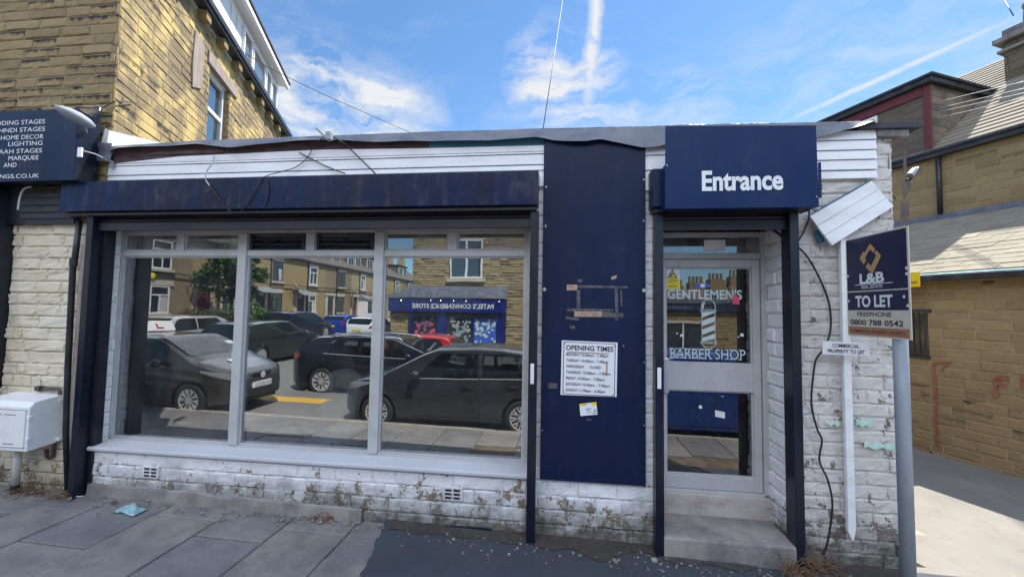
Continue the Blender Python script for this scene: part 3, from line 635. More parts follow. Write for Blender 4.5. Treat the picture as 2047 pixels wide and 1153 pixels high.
for a, b in (((1.072, .34), (1.164, .34)), ((1.164, .34), (1.118, .424)), ((1.118, .424), (1.072, .34))):
    d = Vector((b[0]-a[0], 0, b[1]-a[1])); nn = Vector((-d.z, 0, d.x)).normalized()*.008; mb.prism([(a[0], yy, a[1]), (b[0], yy, b[1]), (b[0]+nn.x, yy, b[1]+nn.z), (a[0]+nn.x, yy, a[1]+nn.z)], (0, .0006, 0))
mb.obox((1.10, yy, .362), (.032, 0, .014), (0, .0006, 0), (-.004, 0, .010)); mb.obox((1.102, yy, .352), (.01, 0, .004), (0, .0006, 0), (-.002, 0, .01))
for s, z, h in (('CCTV', .298, .022), ('in', .277, .012), ('operation', .249, .016)): lettering(mb, s, (1.118, yy, z), X, Z, -Y_, h=h, align='C', bold=.01, depth=.0008)
mb.build('notice_print', M['letter_dark'], cs)
mb = MB()
mb.box(.89, 1.985, .30, .45, -2.3, -1.715); mb.build('riser', M['render_riser'], shop, .006)
mb = MB(); mb.box(.885, 1.955, -.135, .298, -2.25, -1.895); o = mb.build('step', M['concrete'], shop, .018)

# ------------------------------------------------------------------ shutters: box, slats, guide rails
def shutter(name, label, x0, x1, bx0, bx1, zt, zb, boxmat, rails, slz):
    t = thing(name, label, 'shutter', ((x0+x1)/2, -.05, -2.05))
    mb = MB(); mb.prism([(bx0, -.03, zb+.01), (bx0, -.19, zb), (bx0, -.205, zb+.004), (bx0, -.20, zt), (bx0, -.03, zt+.012)], (bx1-bx0, 0, 0)); mb.build('shutter_box', boxmat, t, .004)
    mb = MB(); z = slz
    mb.box(x0, x1, -.085, -.045, slz-.006, slz+.075)                        # bottom rail
    z += .077
    while z < zb-.0:
        mb.grid(lambda u, v: (x0+u*(x1-x0), -.06-.014*sin(pi*v), z+.052*v), 1, 6); z += .054
    mb.box(x0, x1, -.045, -.04, slz, zb+.02)
    mb.box(bx0+.02, bx1-.02, -.17, -.03, zb-.035, zb-.008)
    mb.build('slat', M['slat'], t)
    for a, b, z0 in rails:
        mb = MB(); mb.box(a, b, -.135, -.03, z0, zb-.036); mb.box(a+.006, b-.006, -.029, .02, z0, zb-.04)
        mb.build('guide_rail', M['black_metal'], t, .004)
    return t
ws = shutter('window_shutter', 'long dusty navy roller shutter box rolled up over the shop window', -4.86, -.27, -5.19, -.195, 1.255, .94, M['navy_fascia'], ((-4.94, -4.866, gz(-4.9)-.02), (-.268, -.192, gz(-.2)-.02)), .77)
mb = MB(); mb.box(-4.862, -4.82, -.028, .06, gz(-4.8), .9); mb.build('rail_backing', M['slat'], ws)
sh = shutter('door_shutter', 'short navy roller shutter rolled up over the barber shop door', .915, 1.945, .80, 2.075, 1.245, .905, M['navy'], ((.835, .905, gz(.9)-.02), (1.94, 2.012, gz(2)-.02)), .735)
for s_, x in ((ws, -.23), (sh, .868)): mb = MB(); mb.box(x-.018, x+.014, -.1365, -.135, -.66, -.48); mb.build('rail_sticker', M['sign_white'], s_)
es = thing('entrance_sign', 'navy sheet metal sign with white word Entrance above the door', 'sign', (1.5, -.3, .87))
mb = MB(); mb.prism([(.875, -.31, .862), (2.068, -.31, .862), (2.060, -.31, 1.533), (.880, -.31, 1.572)], (0, .006, 0)); mb.box(2.068, 2.092, -.308, -.304, .935, 1.228); mb.box(.875, .88, -.304, -.06, .862, 1.24); mb.box(2.056, 2.062, -.304, -.06, .862, 1.5); mb.box(.88, 2.062, -.304, -.22, .862, .866); mb.build('sign_sheet', M['navy_sign'], es, .002)
lettering(MB(), 'Entrance', (1.17, -.31, 1.013), X, Z, -Y_, h=.158, w=.63, bold=.03, depth=.006).build('sign_lettering', M['letter_white'], es, fix=False)
mb = MB()
for x, z in ((.892, 1.232), (2.05, .945)): mb.lathe([(.006, 0), (.005, .004)], (x, -.31, z), (0, -1, 0), 10)
mb.build('screw', M['steel'], es)
# navy board covering the pier
pn = thing('navy_panel', 'tall navy board fixed over the wall between window and door', 'panel', (.31, -.03, -1.53))
mb = MB(); mb.box(-.155, .772, -.045, -.027, -1.525, 1.60); mb.build('panel_sheet', M['navy'], pn, .002)
mb = MB()
for x, z, r in ((-.13, 1.15, .008), (-.13, .79, .007), (-.13, .775, .007), (-.135, .19, .017), (.757, 1.2, .008), (.755, .82, .007), (.757, .19, .017), (.757, -.45, .006), (.757, -1.0, .006), (-.14, -1.09, .006), (.58, -.31, .007)): mb.lathe([(r, 0), (r*.8, .004)], (x, -.045, z), (0, -1, 0), 12)
mb.build('screw', M['steel'], pn)
def strip(mb, px, pw=None, y=-.0465): mb.prism([P(a, b, y) for a, b in px], (0, .0012, 0))
mb = MB()
for q in (((1133, 569), (1154, 569), (1154, 580), (1133, 580)), ((1222, 553), (1233, 550), (1232, 557), (1222, 559)), ((1148, 622), (1204, 622), (1204, 633), (1148, 633))): strip(mb, q)
mb.build('tape_strip', M['tape'], pn); mb = MB()
for q in (((1154, 570), (1255, 572), (1255, 576), (1154, 575)), ((1153, 580), (1160, 580), (1160, 616), (1153, 617)), ((1229, 574), (1235, 574), (1236, 640), (1230, 640)), ((1134, 616), (1226, 618), (1226, 621), (1134, 622)), ((1205, 622), (1246, 626), (1246, 634), (1205, 634)), ((1131, 632), (1158, 636), (1158, 640), (1131, 638)), ((1240, 580), (1243, 580), (1244, 612), (1241, 612)), ((1155, 558), (1166, 558), (1162, 564), (1155, 564)), ((1095, 765), (1114, 766), (1114, 776), (1095, 775)), ((1138, 650), (1150, 652), (1148, 658), (1140, 656)), ((1172, 836), (1182, 837), (1181, 841), (1172, 840))): strip(mb, q)
mb.build('adhesive_marking', M['scrape'], pn)
ot = thing('opening_times_sign', 'white sign of opening times screwed to the navy panel', 'sign', (.275, -.05, -.77))
q = [P(1123, 680, -.047), P(1234.5, 684.5, -.047), P(1232.5, 793, -.047), P(1120.5, 788.5, -.047)]
MB().prism(q, (0, -.004, 0)).build('sign_sheet', M['sign_white'], ot, .001)
ex = (q[1]-q[0]).normalized(); ez = -(q[3]-q[0]).normalized(); w = (q[1]-q[0]).length; h = (q[3]-q[0]).length; A = lambda u, v, d=-.0055: q[0]+ex*(u*w)-ez*(v*h)+Vector((0, d, 0))
mb = MB()
for a, b, c, d in ((.035, .965, .022, .032), (.035, .965, .968, .978), (.035, .047, .032, .968), (.953, .965, .032, .968)): mb.prism([A(a, c), A(b, c), A(b, d), A(a, d)], (0, .0008, 0))
for u, v in ((.06, .055), (.94, .06), (.06, .94), (.93, .95)): mb.prism([A(u-.008, v-.008), A(u+.008, v-.008), A(u+.008, v+.008), A(u-.008, v+.008)], (0, .0008, 0))
lettering(mb, 'OPENING TIMES', A(.08, .168), ex, ez, -Y_, h=h*.088, w=w*.85, bold=.02, depth=.001)
for i, (d_, t_, u_, we) in enumerate((('MONDAY', '10.00am - 7.00pm', .36, .84), ('TUESDAY', '10.00am - 7.00pm', .36, .84), ('WEDNESDAY', 'CLOSED', .51, .715), ('THURSDAY', '10.00am - 7.00pm', .40, .88), ('FRIDAY', '10.00am - 7.00pm', .30, .78), ('SATURDAY', '10.00am - 7.00pm', .39, .87), ('SUNDAY', '11.00am - 6.00pm', .33, .80))):
    v = .275+i*.108; dw = {'MONDAY': .25, 'TUESDAY': .24, 'WEDNESDAY': .33, 'THURSDAY': .28, 'FRIDAY': .18, 'SATURDAY': .28, 'SUNDAY': .22}[d_]
    lettering(mb, d_, A(.09, v), ex, ez, -Y_, h=h*.048, w=w*dw, bold=.012, depth=.001); lettering(mb, t_, A(u_, v), ex, ez, -Y_, h=h*.048, w=w*(we-u_), bold=.012, depth=.001)
mb.build('sign_print', M['letter_dark'], ot, fix=False)
mb = MB()
for a, b, c, d in ((.1, .85, .20, .222), (.8, .83, .38, .6)): mb.prism([A(a, c, -.0048), A(b, c, -.0048), A(b, d, -.0048), A(a, d, -.0048)], (0, .0005, 0))
mb.build('rust_stain', M['tape'], ot)
st = thing('sticker', 'small torn white and yellow sticker under the opening times sign', 'sticker', (.27, -.05, -.93))
q = [P(1158, 807, -.046), P(1192, 803, -.046), P(1194.5, 828, -.046), P(1160.5, 831, -.046)]; MB().prism(q, (0, -.0012, 0)).build('sticker_paper', M['sign_white'], st)
ex = q[1]-q[0]; ez = q[3]-q[0]; B = lambda u, v: q[0]+ex*u+ez*v+Vector((0, -.0018, 0)); mb = MB()
mb.prism([B(0, 0), B(.35, 0), B(.35, .12), B(0, .2)], (0, .0004, 0)); mb.prism([B(.65, 0), B(1, 0), B(1, .28), B(.75, .24)], (0, .0004, 0)); mb.build('sticker_colour', M['yellow'], st); mb = MB()
for a, b, c, d in ((.35, .65, .45, .49), (.35, .62, .55, .59), (.38, .66, .75, .79), (.8, .96, .6, .66), (.75, .96, .74, .79), (.2, .5, .08, .12), (.7, .98, .88, .92)): mb.prism([B(a, c), B(b, c), B(b, d), B(a, d)], (0, .0006, 0))
mb.build('sticker_print', M['letter_dark'], st)
# fallen board hanging askew on the right pier
q = [P(1619, 432, -.09), P(1743, 361, -.05), P(1787, 413, -.05), P(1664, 491, -.12)]
fb = thing('fallen_board', 'white weatherboard panel hanging askew by the door with a blue edge', 'board', (2.4, -.08, .6))
ex = q[1]-q[0]; ez = q[3]-q[0]; nn = ex.cross(ez).normalized(); nn = nn if nn.y < 0 else -nn; mb = MB()
for k in range(3): a, b = k/3+.004, (k+1)/3-.004; mb.prism([q[0]+ez*a, q[1]+(q[2]-q[1])*a, q[1]+(q[2]-q[1])*b, q[0]+ez*b], -nn*.022)
mb.build('board_face', M['wboard'], fb, .003); mb = MB()
mb.prism([q[0]-ez*.045, q[1]-(q[2]-q[1])*.045, q[1]-(q[2]-q[1])*.004, q[0]-ez*.004], -nn*.03); mb.prism([P(1629, 462, -.05), P(1640, 458, -.05), P(1649, 482, -.05), P(1637, 488, -.05)], (0, .02, 0)); mb.build('board_edge', M['teal_board'], fb, .002)

# ------------------------------------------------------------------ tall stone house on the left
lh = thing('stone_house', 'tall soot marked golden stone house beside the shop with a white dormer', 'house', (-6.5, 0, -2.0))
O = (-4.90, 0, 0)
mb = MB(); stones(mb, (0, 0, 0), X, Z, -Y_, [(-8.6, -4.9, .86, 5.6)], .115, .26, .52, .015, 11, 6, 4, gap=.012, rough=1.3); mb.build('front_wall', [M['stone_left'], M['mortar']], lh)
mb = MB(); stones(mb, (0, 0, 0), X, Z, -Y_, [(-6.03, -4.87, -2.2, .86)], .127, .20, .55, .020, 12, 7, 5, zoff=-2.19, gap=.008, jit=.008, rough=1.7); mb.build('lower_wall', [M['cream_stone'], M['cream_mortar']], lh)
mb = MB(); W0, W1, Z0, Z1 = 2.20, 3.02, 2.55, 3.93
stones(mb, O, DV, Z, NV, [(.012, W0, 1.3, 4.5), (W0, W1, 1.3, Z0), (W0, W1, Z1, 4.5), (W1, 7.6, 1.3, 4.5)], .118, .26, .55, .009, 13, 4, 3, gap=.011); mb.build('side_wall', [M['stone_side'], M['mortar']], lh)
def sb(mb, s0, s1, n0, n1, z0, z1, o=O, mi=0):       # box in side-wall coordinates: along, out, up
    return mb.obox(Vector(o)+DV*s0+NV*n0+Z*z0, DV*(s1-s0), NV*(n1-n0), Z*(z1-z0), mi)
sb(MB(), W0-.12, W1+.28, -.06, .032, Z1+.002, Z1+.2).build('lintel', M['raw_timber'], lh, .008)
mb = MB(); sb(mb, W0-.25, W0-.0, -.05, .02, Z0, Z1); 
wf = MB()
for a, b, c, d in ((W0, W1, Z1-.07, Z1), (W0, W1, Z0, Z0+.07), (W0, W0+.07, Z0+.07, Z1-.07), (W1-.07, W1, Z0+.07, Z1-.07), (W0+.07, W1-.07, 3.28, 3.35)): sb(wf, a, b, -.14, -.08, c, d)
w_ = wf.build('window', M['upvc'], lh, .006); sb(MB(), W0+.05, W1-.05, -.12, -.11, Z0+.05, Z1-.05).build('pane', M['skyglass'], w_)
mb = MB(); stones(mb, Vector(O)+DV*W1, -NV, Z, -DV, [(0, .2, Z0, Z1)], .118, .3, .5, .012, 14, 3, 3); mb.build('window_reveal', [M['stone_right'], M['mortar_dark']], lh)
mb = MB(); q = [Vector(O)+DV*s+NV*.03+Z*z for s, z in ((1.62, 4.15), (1.92, 4.1), (1.93, 3.75), (1.90, 3.38), (1.62, 3.26), (1.58, 3.6))]; mb.prism(q, -NV*.04); mb.build('timber_patch', M['raw_timber'], lh, .008)
for s in (1.02, 1.68, 2.35, 3.02, 3.69, 4.36, 5.03, 5.70, 6.37): sb(MB(), s, s+.17, 0, .13, 4.40, 4.54).build('gutter_bracket', M['stone_left'], lh, .012)
gm = MB(); sb(gm, .0, 7.4, .0, .17, 4.545, 4.60); sb(gm, -.02, 7.4, .05, .20, 4.60, 4.70); gm.build('gutter', M['gutter'], lh, .01)
mb = MB(); q = [Vector(O)+DV*s+NV*n+Z*z for s, n, z in ((0, .1, 4.66), (7.5, .1, 4.66), (7.5, -3.2, 6.9), (0, -3.2, 6.9))]; mb.prism(q, (0, 0, -.06)); mb.build('roof', M['slate_dark'], lh)
dm = MB(); sb(dm, 1.6, 6.25, -2.5, -.10, 4.70, 5.86); dmo = dm.build('dormer', M['white_clad'], lh, .01)
mb = MB(); sb(mb, 1.5, 6.42, -2.5, .12, 5.862, 5.95); sb(mb, 1.5, 6.42, .06, .14, 5.80, 5.90); mb.build('dormer_fascia', M['upvc'], dmo, .006)
mb = MB(); sb(mb, 1.45, 6.46, -2.5, .16, 5.951, 5.99); mb.build('dormer_roof', M['felt'], dmo)
mb = MB()
for s in (3.15, 3.42): sb(mb, s, s+.008, -.0985, -.0965, 4.9, 5.7)
mb.build('cladding_joint', M['felt'], dmo)
for a, b in ((1.75, 2.35), (3.75, 4.25), (4.31, 5.15), (5.21, 5.6), (5.66, 6.1)):
    f = MB()
    for p in ((a, b, 5.62, 5.68), (a, b, 4.84, 4.90), (a, a+.05, 4.90, 5.62), (b-.05, b, 4.90, 5.62)): sb(f, p[0], p[1], -.10, -.05, p[2], p[3])
    f = f.build('dormer_window', M['upvc'], dmo, .004); sb(MB(), a+.04, b-.04, -.098, -.085, 4.88, 5.64).build('pane', M['skyglass'], f)
# shop front under the sign: dark boards and the edge of a shutter
bx('board_strip', M['black_metal'], lh, -6.03, -5.19, -.07, .01, .845, 1.23, .004); mb = MB()
for z in (.90, .97, 1.05, 1.13): mb.box(-5.86, -5.2, -.084, -.071, z, z+.05)
mb.build('louvre_strip', M['slat'], lh, .004)
mb = MB(); mb.box(-6.14, -6.03, -.16, .01, -2.02, 1.23); mb.box(-8, -6.14, -.22, .0, .86, 1.23); mb.build('shop_post', M['black_metal'], lh, .006)
mb = MB()
for k in range(40): mb.box(-8, -6.145, -.09-.012*(k % 2), -.05, -2.0+k*.071, -1.931+k*.071)
mb.build('neighbour_shutter', M['slat'], lh)
mb = MB(); mb.faces([(-4.99, -.035, 1.66), (-4.88, -.05, 1.67), (-4.87, -.04, 1.87), (-4.93, -.035, 1.90), (-4.60, .72, 1.70), (-4.70, .80, 1.98)], [(0, 1, 2, 3), (1, 4, 5, 2)]); mb.build('flashing_patch', M['white_clad'], lh)
mb = MB(); mb.grid(lambda u, v: (-5.03+.22*u, -.045-.03*sin(pi*u)-.01*sin(9*v), 1.52+.2*v), 6, 6); mb.build('flashing_patch', M['lead'], lh, smooth=True)
# sign of the neighbouring shop
ns = thing('hanging_sign', 'dark navy sign box with rows of pale capital lettering over the neighbouring shutter', 'sign', (-6.2, -.3, 1.25))
mb = MB(); fy = -.28
mb.box(-7.4, -4.935, fy, fy+.02, 1.245, 2.0); mb.build('sign_face', M['navy'], ns, .004)
mb = MB(); mb.box(-7.4, -4.945, fy+.021, fy+.05, 1.25, 1.995); mb.box(-7.38, -4.95, fy+.05, -.06, 1.255, 1.99); mb.build('sign_box', M['black_metal'], ns, .004)
mb = MB(); tl = (('WEDDING STAGES', 90, 247, 232), ('MEHNDI STAGES', 90, 262, 245), ('HOME DECOR', 87, 277, 261), ('LIGHTING', 85, 290, 276), ('NIKAAH STAGES', 84, 305, 290), ('MARQUEE', 77, 319, 305))
def rtext(mb, s, px, py, cap, w=None, bold=.004):
    p = P(px, py, fy-.001); lettering(mb, s, p, X, Z, -Y_, h=cap, align='R', bold=bold, w=w, depth=.001)
for s, px, py, _ in tl: rtext(mb, s, px, py, .046, w=.0525*len(s), bold=.0)
rtext(mb, 'AND', 33, 334, .046, w=.16, bold=.0); rtext(mb, 'STAGINGS.CO.UK', 78, 355, .042, w=.735, bold=.0)
mb.build('sign_lettering', M['letter_white'], ns, fix=False)
mb = MB(); rtext(mb, 'ETC', 64, 334, .046, w=.16); mb.build('faded_lettering', M['letter_faded'], ns, fix=False)
sl_ = thing('sign_lamp', 'grey sign lamp on a bent arm over the corner of the navy sign box', 'lamp', (-5.0, -.4, 2.0))
a, b = P(112, 213, -.50), P(146, 231, -.38); d = (b-a)
MB().lathe([(.012, -.01), (.035, .03), (.055, .09), (.06, .17), (.045, .25), (.018, .30)], a, d, 16).build('lamp_head', M['galv'], sl_, smooth=True)
MB().tube([b, P(160, 236, -.34), P(170, 255, -.26), P(172, 265, -.20)], .011, 8).build('lamp_arm', M['galv'], sl_)
br = thing('metal_bracket', 'thin white metal bracket reaching from the sign box to the weatherboards', 'bracket', (-5.0, -.1, 1.6))
mb = MB(); p = P(160, 301, -.30); mb.box(p.x-.02, p.x+.025, -.31, -.29, p.z-.07, p.z+.03); mb.build('bracket_plate', M['upvc'], br, .003); mb = MB(); mb.tube([P(163, 301, -.30), P(190, 308, -.20), P(222, 324, -.07)], .008, 6); p = P(223, 329, -.06); mb.box(p.x-.012, p.x+.012, -.07, -.045, p.z-.04, p.z+.04); mb.build('bracket_arm', M['galv'], br)
# rain pipes and loose things on the left wall
dp = thing('drainpipe', 'bent black drainpipe in front of the cream painted wall', 'drainpipe', (-5.0, -.08, gz(-5)))
MB().tube([P(159, 440, -.08), P(150, 515, -.075), P(146, 530, -.07), P(136, 730, -.07), P(132, 860, -.07), P(136, 978, -.07)], .027, 10).build('lower_pipe', M['pipe_black'], dp, smooth=True)
p = P(147, 526, -.075); MB().lathe([(.034, -.03), (.034, .05)], p, (0, 0, 1), 12).build('pipe_collar', M['pipe_black'], dp)
MB().tube([P(197, 215, -.09), P(194, 232, -.09), P(173, 365, -.09)], .030, 10).build('upper_pipe', M['pipe_black'], dp, smooth=True)
tb = thing('timber_batten', 'tall grey weathered timber batten standing beside the shutter rail', 'timber', (-5.06, -.03, -1.9))
mb = MB(); mb.box(-5.092, -5.035, -.06, -.015, -1.86, .62); mb.build('batten', M['raw_timber'], tb, .004); mb = MB()
for z in (.35, .1, -.25, -.6, -1.0): mb.lathe([(.006, 0), (.006, .003)], (-5.06, -.06, z), (0, -1, 0), 8)
mb.build('nail', M['rust'], tb)
gb = thing('meter_box', 'white plastic gas meter box on the cream wall with a rusty pipe', 'meter box', (-5.7, -.1, -1.6))
yb = -.30; f0, f1 = P(56, 815, yb), P(47, 903, yb); c0, c1 = P(112, 799, -.02), P(106, 897, -.02); xr = f0.x+.02; zt, zb_ = f0.z, f1.z; hz = c0.z+.01
mb = MB(); mb.prism([(xr-.62, -.01, zb_+.02), (xr-.62, yb, zb_), (xr-.62, yb, zt), (xr-.62, yb+.04, zt+.05), (xr-.62, -.01, hz+.06)], (.62, 0, 0)); mb.build('box_body', M['gasbox'], gb, .008)
mb = MB(); mb.box(xr-.60, xr-.03, yb-.012, yb-.001, zb_+.04, zt-.03); dd = mb.build('box_door', M['gasbox'], gb, .004); mb = MB()
for z in (zb_+.07, zt-.075): mb.box(xr-.45, xr-.30, yb-.0135, yb-.0125, z, z+.006); mb.box(xr-.27, xr-.14, yb-.0135, yb-.0125, z, z+.006)
mb.box(xr-.61, xr-.02, yb-.003, yb-.0005, zb_+.036, zb_+.039); mb.box(xr-.61, xr-.02, yb-.003, yb-.0005, zt-.029, zt-.025)
mb.build('door_edge', M['cable'], dd); mb = MB()
for z in (zb_+.1, zt-.12): mb.box(xr-.02, xr+.012, yb-.008, yb+.02, z, z+.04)
mb.build('hinge', M['plastic_white'], gb, .003)
p = P(36, 905, -.12); MB().tube([(p.x, -.12, zb_+.03), (p.x, -.12, gz(p.x)+.08)], .032, 14).build('drop_pipe', M['pipe_cream'], gb, smooth=True); MB().tube([(p.x, -.12, gz(p.x)+.08), (p.x, -.12, gz(p.x)-.03)], .036, 14).build('pipe_foot', M['pipe_black'], gb)
rp = thing('rusty_pipe', 'rusty brown gas pipe with elbows running down behind the white meter box', 'pipe', (-5.35, -.05, -1.3))
MB().tube([P(74, 777, -.03), P(116, 777, -.05), P(120, 781, -.05), P(118, 800, -.05), P(106, 912, -.05), P(100, 915, -.05), P(93, 912, -.05), P(93, 898, -.05)], .017, 10).build('pipe', M['rust'], rp, smooth=True)
mb = MB(); p = P(78, 777, -.04); mb.lathe([(.024, -.03), (.024, .03)], p, (1, 0, 0), 10); mb.box(p.x-.03, p.x+.03, -.06, -.02, p.z, p.z+.03); mb.build('valve', M['rust'], rp); mb = MB()
for y in (800, 877): p = P(116, y, -.06); mb.box(p.x-.04, p.x+.03, -.075, -.03, p.z-.012, p.z+.012)
mb.build('pipe_clip', M['upvc'], rp, .003)

# ------------------------------------------------------------------ stone house across the alley on the right
rh = thing('stone_house', 'brown coursed stone house across the alley with lean-to slate roof', 'house', (6.6, 3.0, -2.1))
RO = Vector((6.02, 3.13, 0))
def rb(mb, s0, s1, n0, n1, z0, z1, mi=0): return sb(mb, s0, s1, n0, n1, z0, z1, RO, mi)
mb = MB(); stones(mb, RO, DV, Z, NV*-1, [], .2, .3, .6) if 0 else None
AN = -NV                                               # this wall looks the other way, into the alley
def ro(s, n, z): return RO+DV*s-NV*n+Z*z               # n counts out of the wall into the alley
def rbox(mb, s0, s1, n0, n1, z0, z1, mi=0): return mb.obox(ro(s0, n0, z0), DV*(s1-s0), -NV*(n1-n0), Z*(z1-z0), mi)
w0, w1, wz0, wz1 = .33, .80, -.67, .06
stones(mb, RO, DV, Z, AN, [(-4.5, w0, -2.35, .60), (w0, w1, -2.35, wz0), (w0, w1, wz1, .60), (w1, 9, -2.35, .60)], .148, .24, .56, .009, 21, 5, 4, gap=.014, zoff=-2.27, rough=1.4); mb.build('lower_wall', [M['stone_right'], M['mortar']], rh)
mb = MB(); rbox(mb, w0, w1, -.10, -.08, wz0, wz1); bw = mb.build('barred_window', M['darkglass'], rh); mb = MB(); rbox(mb, w0-.05, w1+.05, -.02, .03, wz1, wz1+.05); rbox(mb, w0-.02, w1+.02, -.02, .03, wz0-.01, wz0+.03)
for k in range(6): rbox(mb, w0+.03+k*.078, w0+.048+k*.078, -.015, .003, wz0+.03, wz1)
mb.build('window_bar', M['gutter'], bw)
BK = -3.0                                              # upper wall stands back behind the lean-to
mb = MB(); n_r = 16
for k in range(n_r):
    t0, t1 = k/n_r, (k+1)/n_r; n0, n1 = .14+(BK-.14)*t0, .14+(BK-.14)*t1; z0, z1 = .66+1.40*t0, .66+1.40*t1; s = -4.5-random.random()*.3
    while s < 9:
        l = random.uniform(.24, .38); mb.obox(ro(s+.003, n0+.02, z0+.016+random.uniform(0, .008)), DV*(l-.006), -NV*(n1-n0-.03), (0, 0, 0) if 0 else Vector((0, 0, .02)));
        b = len(mb.v)-8
        for i in range(8):
            v = mb.v[b+i]
        # tilt: lift the far edge
        for i in range(8):
            vx = Vector(mb.v[b+i]); nn = (vx-RO).dot(-NV); mb.v[b+i] = (vx.x, vx.y, vx.z+(z1-z0)*((n0-nn)/(n0-n1))-.006*((n0-nn)/(n0-n1)))
        s += l
mb.build('lean_to_roof', M['slate'], rh)
mb = MB(); rbox(mb, -4.5, 9, .12, .22, .55, .64); rbox(mb, -4.5, 9, .0, .12, .57, .66); mb.build('gutter', M['gutter'], rh, .01)
mb = MB(); stones(mb, ro(0, BK, 0), DV, Z, AN, [(-5, 9, 1.9, 3.52)], .165, .3, .62, .008, 22, 4, 3, gap=.012); mb.build('upper_wall', [M['stone_right'], M['mortar']], rh)
mb = MB(); rbox(mb, -5, 9, BK, BK+.05, 2.02, 2.20); mb.build('lead_flashing', M['lead'], rh, .01)
mb = MB(); rbox(mb, -5, 9, BK-.02, BK+.13, 3.44, 3.54); rbox(mb, -5, 9, BK+.02, BK+.16, 3.54, 3.60); mb.build('gutter', M['gutter'], rh, .01)
s, z = PS(1881, 385, RO, BK*-1) if 0 else (0, 0)
def RS(px, py, n): # along/up on a plane n out of the right wall
    o = RO-NV*n; d = ray(px, py); p = CAM+d*((o-CAM).dot(NV)/d.dot(NV)); return (p-o).dot(DV), p.z
sp = RS(1880, 330, BK)[0]; MB().tube([ro(sp, BK+.07, 3.5), ro(sp, BK+.07, 2.2)], .045, 10).build('downpipe', M['pipe_black'], rh, smooth=True)
mb = MB(); RZ = (3.52, 7.0); RN = (BK+.12, BK-4.4)
for k in range(26):
    t0, t1 = k/26, (k+1)/26; n0, n1 = RN[0]+(RN[1]-RN[0])*t0, RN[0]+(RN[1]-RN[0])*t1; z0, z1 = RZ[0]+(RZ[1]-RZ[0])*t0, RZ[0]+(RZ[1]-RZ[0])*t1
    mb.prism([ro(-6, n0, z0+.03), ro(9, n0, z0+.03), ro(9, n1, z1), ro(-6, n1, z1)], (0, 0, -.03))
mb.build('roof', M['slate'], rh)
# box dormer: front corner seen at the photo's (1855, 230)
DN = BK-.10
c_t, c_b = RS(1848, 172, DN), RS(1862, 305, DN); dzt, sc = c_t[1], c_b[0]
mb = MB(); rbox(mb, sc, sc+3.0, DN-2.8, DN, 3.3, dzt); dmr = mb.build('dormer', M['clad_brown'], rh)
mb = MB(); rbox(mb, sc-.12, sc+3.1, DN-2.8, DN+.14, dzt, dzt+.12); rbox(mb, sc-.16, sc+3.1, DN-2.8, DN+.18, dzt+.12, dzt+.18); mb.build('dormer_roof', M['gutter'], dmr, .01)
mb = MB(); rbox(mb, sc-.03, sc+.10, DN-.02, DN+.03, 3.3, dzt-.005); rbox(mb, sc+.10, sc+3.0, DN, DN+.04, dzt-.22, dzt-.005); mb.build('dormer_trim', M['redwood'], dmr, .005)
mb = MB(); rbox(mb, sc+1.0, sc+1.7, DN-.01, DN+.025, dzt-1.1, dzt-.25); fw_ = mb.build('dormer_window', M['upvc'], dmr, .005); mb = MB(); rbox(mb, sc+1.06, sc+1.64, DN+.0255, DN+.03, dzt-1.03, dzt-.32); mb.build('pane', M['skyglass'], fw_)
mb = MB(); stones(mb, ro(sc-.012, 0, 0), -NV, Z, -DV, [(DN-2.7, DN-.03, 3.3, dzt-.0)], .17, .2, .34, .004, 23, 3, 3, gap=.006, mortar=None); mb.build('dormer_cheek', M['slate_mixed'], dmr)
# chimney on the ridge
CN = BK-2.6; c0 = RS(2010, 170, CN); ct = RS(2005, 80, CN)
mb = MB(); stones(mb, ro(c0[0], CN, 0), DV, Z, AN, [(-1.6, 0, 4.3, ct[1]-.12)], .2, .3, .5, .02, 24, 3, 3); stones(mb, ro(c0[0], CN, 0), -NV, Z, DV, [(-.8, 0, 4.3, ct[1]-.12)], .2, .3, .5, .02, 25, 3, 3); rbox(mb, c0[0]-1.6, c0[0]-.01, CN-.8, CN-.01, 4.3, ct[1]-.1, 1)
ch = mb.build('chimney', [M['stone_sooty'], M['mortar_dark']], rh); mb = MB()
rbox(mb, c0[0]-1.66, c0[0]+.09, CN-.88, CN+.09, ct[1]-.34, ct[1]-.26); rbox(mb, c0[0]-1.7, c0[0]+.14, CN-.9, CN+.14, ct[1]-.10, ct[1]+.02); rbox(mb, c0[0]-1.6, c0[0]+.02, CN-.8, CN+.02, ct[1]+.02, ct[1]+.22); mb.build('chimney_cap', M['concrete'], ch, .02)
for k in range(3):
    p = ro(c0[0]-.36-k*.5, CN-.4, ct[1]+.2); MB().lathe([(.20, 0), (.19, .1), (.165, .5), (.19, .52), (.19, .6), (.12, .62)], p, (0, 0, 1), 16).build('chimney_pot', M['concrete'], ch, smooth=True)
# marks and sign on the lower wall
mb = MB()
def mark(pts, w):
    for a, b in zip(pts, pts[1:]):
        (s0, z0), (s1, z1) = RS(*a, .014), RS(*b, .014); d = Vector((s1-s0, z1-z0)); nn = Vector((-d.y, d.x)).normalized()*w/2
        mb.prism([ro(s0+nn.x, .0145, z0+nn.y), ro(s1+nn.x, .0145, z1+nn.y), ro(s1-nn.x, .0145, z1-nn.y), ro(s0-nn.x, .0145, z0-nn.y)], NV*-.0012)
mark([(1866, 727), (1868, 760), (1871, 800), (1872, 850), (1875, 892)], .04); mark([(1868, 726), (1890, 724), (1905, 725)], .02); mark([(1878, 742), (1893, 728)], .02)
mark([(1991, 794), (1991, 756), (2016, 755)], .06); mark([(1992, 772), (2013, 770)], .045); mark([(2045, 750), (2045, 776)], .05); mark([(1842, 778), (1843, 790)], .02); mark([(1814, 776), (1815, 790)], .02)
